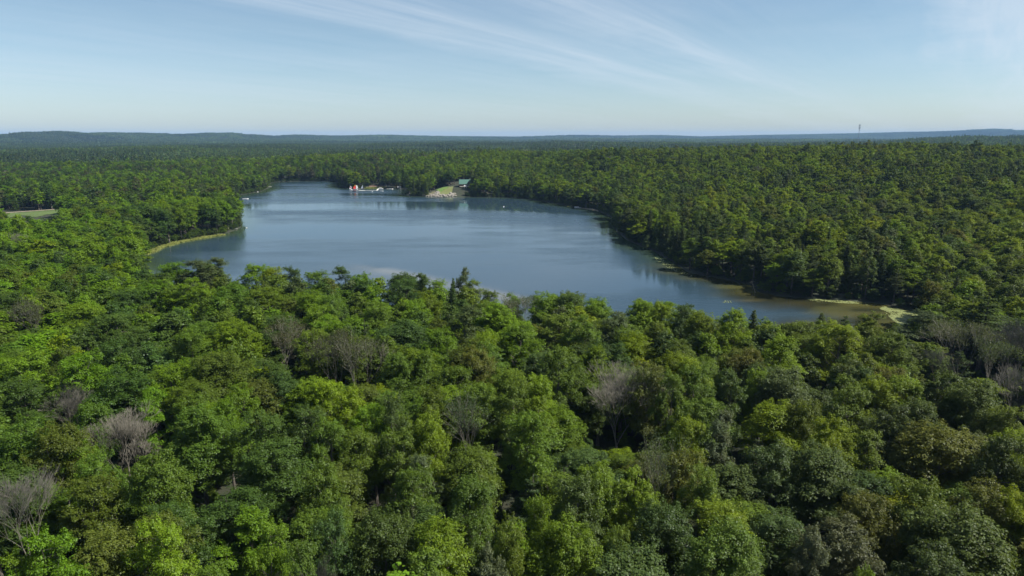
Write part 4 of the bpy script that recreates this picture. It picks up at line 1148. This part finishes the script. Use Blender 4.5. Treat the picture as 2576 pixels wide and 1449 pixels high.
small_boat(Z3(775, 392), .45, 'white motorboat floating alone in the left cove', 6.0, windscreen=True)
small_boat(Z3(1080, 186), .0, 'white motorboat at the end of the thin dock on the left bank', 5.0, windscreen=True)
small_boat(Z4(700, 362), -.1, 'white boat lying against the white dock on the right bank', 4.2)
def boat_lift(px, rz, label, L=5.0, mt=WHITE):
    e = shore_thing('boat_lift', px, rz, label, 'boat lift', 'covered boat lifts on the far shore')
    for x in (-L * .4, L * .4):
        for y in (-1.3, 1.3):
            p = MB(); p.tube((x, y, -.8), (x, y, 2.5), .07, n=5); p.build('post', METAL, e)
    c = MB(); rows = [[(x, y, 3.0 - .22 * abs(y)) for y in (-1.6, -.8, 0, .8, 1.6)] for x in (-L / 2, 0, L / 2)]; c.sheet(rows); c.sheet([[(p[0], p[1], p[2] - .35 if abs(p[1]) > 1.5 else p[2] - .06) for p in r] for r in rows]); c.build('canopy', mt, e)
    b_ = MB(); hull_into(b_, L * .8, 1.7, .6, z0=.25); b_.build('cradle', WHITE, e); return e
boat_lift(Z2(97, 412), 0, 'white-roofed boat lift standing alone beside the small beach')
boat_lift(Z1(2190, 318), 0, 'grey-white roofed boat lift behind the short dock', mt=OFFW)
def lathe(b, prof, n=10, o=(0, 0, 0)):
    b.sheet([[(o[0] + r * math.cos(2 * math.pi * k / n), o[1] + r * math.sin(2 * math.pi * k / n), o[2] + z) for k in range(n + 1)] for r, z in prof])
for px, lab, sz in ((Z1(1420, 497), 'round white mooring buoy just off the long L-shaped dock', .7), (q(1900 + 357 / 4.293, 780 + 148 / 4.293), 'white buoy alone on the calm water off the far right bank', .6)):
    e = shore_thing('mooring_buoy', px, 0, lab, 'buoy')
    b = MB(); lathe(b, [(.01, -.3 * sz), (.7 * sz, -.1 * sz), (.9 * sz, .35 * sz), (.7 * sz, .85 * sz), (.25 * sz, 1.1 * sz), (.01, 1.12 * sz)]); b.build('float', WHITE, e, True)
    r_ = MB(); r_.tube((0, 0, 1.1 * sz), (0, 0, 1.5 * sz), .06); r_.build('mooring_ring', METAL, e)
b = MB(); b.tube((-2.6, 0, .0), (0, .15, .12), .22, .25, 7); b.tube((0, .15, .12), (2.6, -.1, .02), .25, .15, 7); o = b.build('floating_log', DARKH); x, y, _ = at(*Z2(110, 568)); o.location = (x, y, 0); tag(o, 'dark floating log left of the low dark point', 'log')
b = MB(); b.tube((-1.6, 0, .15), (0, .1, .35), .16, .18, 7); b.tube((0, .1, .35), (2.0, 0, .45), .18, .08, 7); b.tube((.5, .05, .35), (1.1, .5, .9), .07, .03, 5); o = b.build('driftwood_log', OFFW); x, y, _ = at(*Z3(475, 1256)); o.location = (x, y, .1); tag(o, 'pale driftwood log at the foot of the wooded point', 'log')
# a white bird swimming off the point
def swan(px):
    x, y, _ = at(*px); e = empty('swan', (x, y, 0), .3); tag(e, 'white water bird swimming off the tip of the wooded point', 'bird')
    b = MB(); lathe_r = []
    for t_, r_, zc in ((-.62, .02, .30), (-.5, .14, .22), (-.25, .26, .16), (.05, .30, .14), (.3, .22, .16), (.42, .12, .22)):
        lathe_r.append([(t_, r_ * math.cos(a * math.pi / 5), zc + r_ * .75 * math.sin(a * math.pi / 5)) for a in range(11)])
    for t_, zc, r_ in ((.50, .34, .07), (.52, .50, .05), (.48, .66, .045), (.50, .78, .06), (.58, .80, .05), (.66, .77, .02)):
        lathe_r.append([(t_ + r_ * .3 * math.sin(a * math.pi / 5), r_ * math.cos(a * math.pi / 5), zc + r_ * math.sin(a * math.pi / 5) * .6) for a in range(11)])
    b.sheet(lathe_r); b.build('body', OFFW, e, True)
    k = MB(); k.tube((.64, 0, .77), (.76, 0, .73), .03, .012, 5); k.build('beak', ORANGE, e); return e
swan(Z3(805, 1217))

# the house with the green roof
hx0, hy0, hz0 = atg(*Z2(2085, 322)); house = empty('lake_house', (hx0, hy0, hz0), .06); tag(house, 'brown house with a long green metal roof among pines above the lawn', 'house')
W_, D_, Hw, Hr = 15.0, 9.0, 3.4, 4.3
b = MB(); b.box(-W_ / 2, W_ / 2, -D_ / 2, D_ / 2, -1.5, Hw)
for sx_ in (-1, 1): b.poly([(sx_ * W_ / 2, -D_ / 2, Hw), (sx_ * W_ / 2, D_ / 2, Hw), (sx_ * W_ / 2, 0, Hw + Hr - .25)])
b.build('wall', LOGW, house)
for sy in (-1, 1):
    r_ = MB(); n = 19
    for k in range(n):
        xa, xb = -W_ / 2 - .7 + (W_ + 1.4) * k / n, -W_ / 2 - .7 + (W_ + 1.4) * (k + 1) / n
        r_.poly([(xa, sy * (D_ / 2 + 1.0), Hw - .75), (xb, sy * (D_ / 2 + 1.0), Hw - .75), (xb, 0, Hw + Hr), (xa, 0, Hw + Hr)])
        r_.box(xa - .03, xa + .03, min(0, sy * .02) + sy * 0.0, max(0, sy * .02) + .02, Hw + Hr - .05, Hw + Hr + .05)
    r_.poly([(-W_ / 2 - .7, sy * (D_ / 2 + 1.0), Hw - .95), (W_ / 2 + .7, sy * (D_ / 2 + 1.0), Hw - .95), (W_ / 2 + .7, sy * (D_ / 2 + 1.0), Hw - .76), (-W_ / 2 - .7, sy * (D_ / 2 + 1.0), Hw - .76)])
    r_.build('roof', ROOFG, house)
# a gable on the lake side
g_ = MB(); gx_ = 3.2
g_.poly([(gx_ - 2.0, -D_ / 2 - .9, Hw - .3), (gx_ + 2.0, -D_ / 2 - .9, Hw - .3), (gx_, -D_ / 2 - .9, Hw + 2.4)]); g_.build('gable', LOGW, house)
g_ = MB(); g_.poly([(gx_ - 2.4, -D_ / 2 - 1.3, Hw - .55), (gx_, -D_ / 2 - 1.3, Hw + 2.75), (gx_, -1.7, Hw + 2.75)]); g_.poly([(gx_ + 2.4, -D_ / 2 - 1.3, Hw - .55), (gx_, -D_ / 2 - 1.3, Hw + 2.75), (gx_, -1.7, Hw + 2.75)]); g_.build('gable_roof', ROOFG, house)
for k, x in enumerate((-5.8, -3.6, .6, 3.2, 5.9)):
    f = MB(); f.box(x - .62, x + .62, -D_ / 2 - .09, -D_ / 2 - .01, 1.0, 2.5); fo = f.build('window', OFFW, house)
    p = MB(); p.box(x - .52, x + .52, -D_ / 2 - .12, -D_ / 2 - .095, 1.1, 2.4); p.build('pane', GLASS, fo)
f = MB(); f.box(-1.9, -.9, -D_ / 2 - .09, -D_ / 2 - .01, 0.0, 2.1); f.build('door', OFFW, house)
f = MB(); f.box(-7.4, 7.4, -D_ / 2 - 3.2, -D_ / 2 - .1, -.25, -.05); f.build('deck', PLANK, house)
f = MB(); f.box(4.2, 5.2, .8, 1.8, Hw + 2.2, Hw + Hr + 1.0); f.build('chimney', ROCKM, house)
x, y, z = atg(*Z2(2060, 368)); e = empty('garden_shelter', (x, y, z)); tag(e, 'small white garden shelter below the green-roofed house', 'garden shelter')
for sx_ in (-1.2, 1.2):
    for sy in (-1, 1): p = MB(); p.tube((sx_, sy, -.3), (sx_, sy, 2.3), .08); p.build('post', WHITE, e)
p = MB(); p.sheet([[(-1.5, -1.3, 2.3), (-1.5, 0, 2.9), (-1.5, 1.3, 2.3)], [(1.5, -1.3, 2.3), (1.5, 0, 2.9), (1.5, 1.3, 2.3)]]); p.build('roof', WHITE, e)

# mast on the skyline
x, y, _ = at(2158.5, 300, 100.0) if False else (0, 0, 0)
TD = 2500.0; tx_ = (2160 - 1288) / F * (TD * math.cos(PITCH)); tz = float(terrain(np.array([tx_]), np.array([TD]))[0])
TH = CAM_H + (344 - 315.5) / F * TD * 1.02 - tz
mast = empty('communication_mast', (tx_, TD, tz)); tag(mast, 'tall thin antenna mast rising above the forest on the right of the skyline', 'antenna mast')
b = MB(); rr = 1.15
cs = [(rr * math.cos(a), rr * math.sin(a)) for a in (0.5, 0.5 + 2.094, 0.5 + 4.189)]
for c in cs: b.tube((c[0] * 1.5, c[1] * 1.5, 0), (c[0], c[1], TH), .30, .22, 5)
nb = int(TH / 3.5)
for k in range(nb):
    z0, z1 = TH * k / nb, TH * (k + 1) / nb
    for j in range(3):
        c, d = cs[j], cs[(j + 1) % 3]; b.tube((c[0] * 1.1, c[1] * 1.1, z0), (d[0] * 1.1, d[1] * 1.1, z1), .10, n=4)
b.build('lattice', MASTM, mast)
for z_, R_, n in ((TH - 2, 2.9, 6), (TH - 9, 2.9, 6), (TH - 14, 2.3, 3)):
    p = MB(); p.tube((-R_, 0, z_), (R_, 0, z_), .12); p.tube((0, -R_, z_), (0, R_, z_), .12); p.build('platform', MASTM, mast)
    for k in range(n):
        a = 6.283 * k / n; p = MB(); c = (R_ * math.cos(a), R_ * math.sin(a)); p.box(c[0] - .35, c[0] + .35, c[1] - .35, c[1] + .35, z_ - 2.2, z_ + 2.2); p.build('antenna_panel', MASTM, mast)
p = MB(); p.tube((0, 0, TH - 1), (0, 0, TH + 4), .15); p.build('lightning_rod', MASTM, mast)
p = MB(); lathe(p, [(.01, -.3), (1.2, 0), (1.2, .5), (.01, .7)], 10, (1.8, -1.2, TH - 20)); p.build('dish', MASTM, mast)

# rocks of the shore below the lawn
def rocks(name, outline, n, s0, s1, label):
    P = np.array([atg(*p)[:2] for p in outline]); lo, hi = P.min(0), P.max(0); V, Fc = [], []; r = np.random.default_rng(len(name) + n)
    base = np.array([(1, 0, 0), (-1, 0, 0), (0, 1, 0), (0, -1, 0), (0, 0, 1), (0, 0, -1), (.6, .6, .6), (-.6, .6, .6), (.6, -.6, .6), (-.6, -.6, .6)], float)
    tris = [(4, 6, 8), (4, 7, 6), (4, 9, 7), (4, 8, 9), (6, 0, 8), (6, 2, 0), (7, 2, 6), (7, 1, 2), (9, 1, 7), (9, 3, 1), (8, 3, 9), (8, 0, 3), (0, 2, 5), (2, 1, 5), (1, 3, 5), (3, 0, 5)]
    c = 0
    while c < n:
        p = r.uniform(lo, hi)
        if not in_poly(p[0:1], p[1:2], P)[0]: continue
        s_ = r.uniform(s0, s1); z = max(0, float(terrain(p[0:1], p[1:2])[0])); off = len(V)
        for v in base * (1 + r.uniform(-.25, .25, (10, 1))) * [s_ * 1.2, s_, s_ * .75]: V.append((p[0] + v[0], p[1] + v[1], z + .15 * s_ + v[2]))
        Fc += [tuple(off + t for t in tr) for tr in tris]; c += 1
    me = mesh_np(name, np.array(V), np.array(Fc), ROCKM); o = bpy.data.objects.new(name, me); COL.objects.link(o); tag(o, label, kind='stuff'); return o
rocks('shore_rocks', [Z2(*p) for p in ((880, 628), (900, 600), (1050, 575), (1250, 572), (1450, 580), (1700, 575), (1780, 600), (1790, 635), (1300, 650))], 190, .5, 1.3, 'pale broken rocks along the waterline below the lawn')
rocks('rock_pile', [Z2(*p) for p in ((1140, 545), (1190, 500), (1260, 480), (1310, 505), (1280, 545), (1200, 575))], 60, .6, 1.3, 'heap of pale rocks at the left foot of the lawn')
rocks('rock_pile', [Z2(*p) for p in ((1590, 545), (1620, 510), (1700, 495), (1770, 510), (1770, 560), (1650, 575))], 60, .6, 1.3, 'heap of pale rocks at the right foot of the lawn')

# lily pads
LILY = mat_simple('lily_leaf', (0.19, 0.215, 0.080), .45, var=.3, scale=.6)
def pads(name, outline, n, r0, r1, label, edge=.5):
    P = np.array([at(*p)[:2] for p in outline]); lo, hi = P.min(0), P.max(0); r = np.random.default_rng(n)
    X, Y = r.uniform(lo[0], hi[0], n * 6), r.uniform(lo[1], hi[1], n * 6); k = in_poly(X, Y, P) & (vnoise(X, Y, 2.2, 5) + r.uniform(-.25, .25, len(X)) > edge - .18); k &= lake_sd(X, Y) < -.3; X, Y = X[k][:n], Y[k][:n]
    m = len(X); R_ = r.uniform(r0, r1, m); a0 = r.uniform(0, 6.28, m); V = np.zeros((m, 7, 3)); tl = r.uniform(-.12, .12, (m, 2))
    for j in range(7):
        a = a0 + .25 + j * (6.283 - .5) / 6; V[:, j, 0] = X + np.cos(a) * R_; V[:, j, 1] = Y + np.sin(a) * R_; V[:, j, 2] = .03 + r.uniform(0, .03, m) + R_ * (tl[:, 0] * np.cos(a) + tl[:, 1] * np.sin(a)) * .5 + .02
    me = mesh_np(name, V.reshape(-1, 3), np.arange(7 * m).reshape(m, 7), LILY); o = bpy.data.objects.new(name, me); COL.objects.link(o); tag(o, label, kind='stuff'); return o
pads('lily_pads', [Z6(*p) for p in ((1700, 490), (1780, 470), (1960, 490), (2080, 535), (2230, 540), (2330, 600), (2300, 720), (2000, 740), (1880, 650), (1790, 560))], 2600, .18, .36, 'dense bed of pale green lily pads at the right end of the lake', .48)
pads('lily_pads', [Z6(*p) for p in ((640, 362), (900, 350), (1230, 385), (1560, 420), (1600, 455), (1400, 425), (1200, 425), (1000, 405), (800, 400))], 520, .18, .36, 'strip of lily pads along the dark right bank', .62)
pads('lily_pads', [(1722, 755), (1745, 757), (1838, 757), (1840, 762), (1815, 762)][2:] + [(1822, 757)], 26, .16, .3, 'small patch of lily pads alone on the open water at right', .2)
pads('lily_pads', [(1640, 645), (1665, 652), (1700, 675), (1745, 694), (1738, 697), (1690, 680), (1655, 658)], 160, .22, .4, 'loose lily pads along the shaded right bank', .5)
# reeds and marsh grass along the left bank
REED = mat_simple('marsh_grass_blade', (0.20, 0.22, 0.045), .8, var=.25, scale=.3)
def reeds(name, line, n, wid, label, h0=.5, h1=1.1):
    P = np.array([at(*p)[:2] for p in line]); r = np.random.default_rng(n); sg = np.hypot(*(np.diff(P, axis=0).T)); cum = np.concatenate([[0], np.cumsum(sg)]); t = r.uniform(0, cum[-1], n)
    X = np.interp(t, cum, P[:, 0]); Y = np.interp(t, cum, P[:, 1]); w_ = wid * (.4 + .9 * vnoise(X, Y, 14, 8)); a = r.uniform(0, 6.28, n); d = np.sqrt(r.random(n)) * w_
    X = X + np.cos(a) * d; Y = Y + np.sin(a) * d; z = np.maximum(terrain(X, Y), -.3); h = r.uniform(h0, h1, n); b_ = r.uniform(0, 3.14, n); wv = r.uniform(.10, .22, n); lx_, ly_ = r.normal(size=n) * .3, r.normal(size=n) * .3
    V = np.zeros((n, 4, 3)); V[:, 0] = np.stack([X - np.cos(b_) * wv, Y - np.sin(b_) * wv, z], 1); V[:, 1] = np.stack([X + np.cos(b_) * wv, Y + np.sin(b_) * wv, z], 1)
    V[:, 2] = np.stack([X + np.cos(b_) * wv * .6 + lx_, Y + np.sin(b_) * wv * .6 + ly_, z + h], 1); V[:, 3] = np.stack([X - np.cos(b_) * wv * .6 + lx_, Y - np.sin(b_) * wv * .6 + ly_, z + h], 1)
    me = mesh_np(name, V.reshape(-1, 3), np.arange(4 * n).reshape(n, 4), REED); o = bpy.data.objects.new(name, me); COL.objects.link(o); tag(o, label, kind='stuff'); return o
reeds('marsh_grass', [(360, 642), (380, 634), (402, 624), (450, 610), (500, 600.5), (560, 591.5)], 9000, 2.6, 'yellow-green marsh grass fringing the left bank')
reeds('marsh_grass', [Z3(80, 300), Z3(300, 260), Z3(500, 235), Z3(720, 205)], 6000, 9, 'pale reeds in the shallow left cove', .4, .9)
reeds('marsh_grass', [Z1(1200, 330), Z1(1700, 330), Z1(2100, 318)], 4000, 5, 'tan grass on the bank behind the long dock')
reeds('marsh_grass', [Z4(370, 325), Z4(560, 325)], 700, 1.6, 'small reed patch left of the white dock', .3, .6)

# single pale trunks and the bush on the right bank
def snag(px, h, r0, label, lean=0.0, mt=BIRCH):
    x, y, z = atg(*px); e = empty('dead_trunk', (x, y, z)); tag(e, label, 'dead tree', 'dead standing trunks')
    b = MB(); p0 = Vector((0, 0, -.5)); rnd = random.Random(int(px[0])); n = 5
    for k in range(n):
        p1 = Vector((lean * h * (k + 1) / n + rnd.uniform(-.15, .15), rnd.uniform(-.15, .15), h * (k + 1) / n)); b.tube(p0, p1, r0 * (1 - .14 * k), r0 * (1 - .14 * (k + 1)), 6); p0 = p1
    b.build('trunk', mt, e)
    for k in range(6):
        z_ = h * rnd.uniform(.35, .95); a = rnd.uniform(0, 6.28); l = rnd.uniform(.8, 2.2); s_ = Vector((lean * z_, 0, z_)); q_ = MB(); q_.tube(s_, s_ + Vector((math.cos(a) * l, math.sin(a) * l, .4 * l)), r0 * .3, .02, 4); q_.build('branch', mt, e)
snag(Z2(1252, 372), 9.5, .28, 'pale dead trunk standing at the left edge of the lawn', -.10)
snag(Z6(1925, 250), 13, .26, 'tall pale trunk standing above the right end of the lake', .0)
snag(q(2975, 1152), 5, .2, 'short leaning pale snag on the right bank near the shore bush', -.4, DEADWOOD)
fx0, fy0, _ = at(*q(3478, 1180)); e = empty('fallen_tree', (fx0, fy0, .2), 2.5); tag(e, 'pale fallen tree lying into the water by the lily pad bed', 'fallen tree')
b = MB(); b.tube((-3.5, 0, .9), (2.8, 0, -.1), .24, .12, 7); b.build('trunk', DEADWOOD, e)
for k in range(7):
    q_ = MB(); x = -2.6 + k * .75; q_.tube((x, 0, .65 - x * .13), (x + .9, (-1) ** k * 1.3, 1.3 + .2 * (k % 3)), .07, .02, 4); q_.build('branch', DEADWOOD, e)
for (px, w_, h, c, lab) in ((q(2943, 1108), 6.6, 7.0, 'G', 'round green bush standing out over the water on the right bank'), (q(2760, 1066), 5.0, 8.0, 'B', 'bright green bush on the shaded right bank'), (q(2545, 985), 5.5, 8.5, 'S', 'grey-green bush on the right bank where the shore turns')):
    x, y, _ = at(*px); e = empty('shrub', (x, y, .1), 1.1); tag(e, lab, 'bush', 'bushes on the right bank')
    cr, tk = NEAR['dome'][1]; sx = w_ / 10.4
    o = bpy.data.objects.new('foliage', cr); COL.objects.link(o); o.parent = e; o.scale = (sx, sx, h / 13.5); o.location = (0, 0, -6.8 * h / 13.5); o.color = crown_colour(c)
    t_ = MB(); t_.tube((0, 0, -.4), (0.1, 0, h * .5), .14, .06); t_.tube((0, 0, 0), (.9, .3, h * .45), .1, .04); t_.tube((0, 0, 0), (-.8, -.4, h * .45), .1, .04); t_.build('stem', BARK, e)
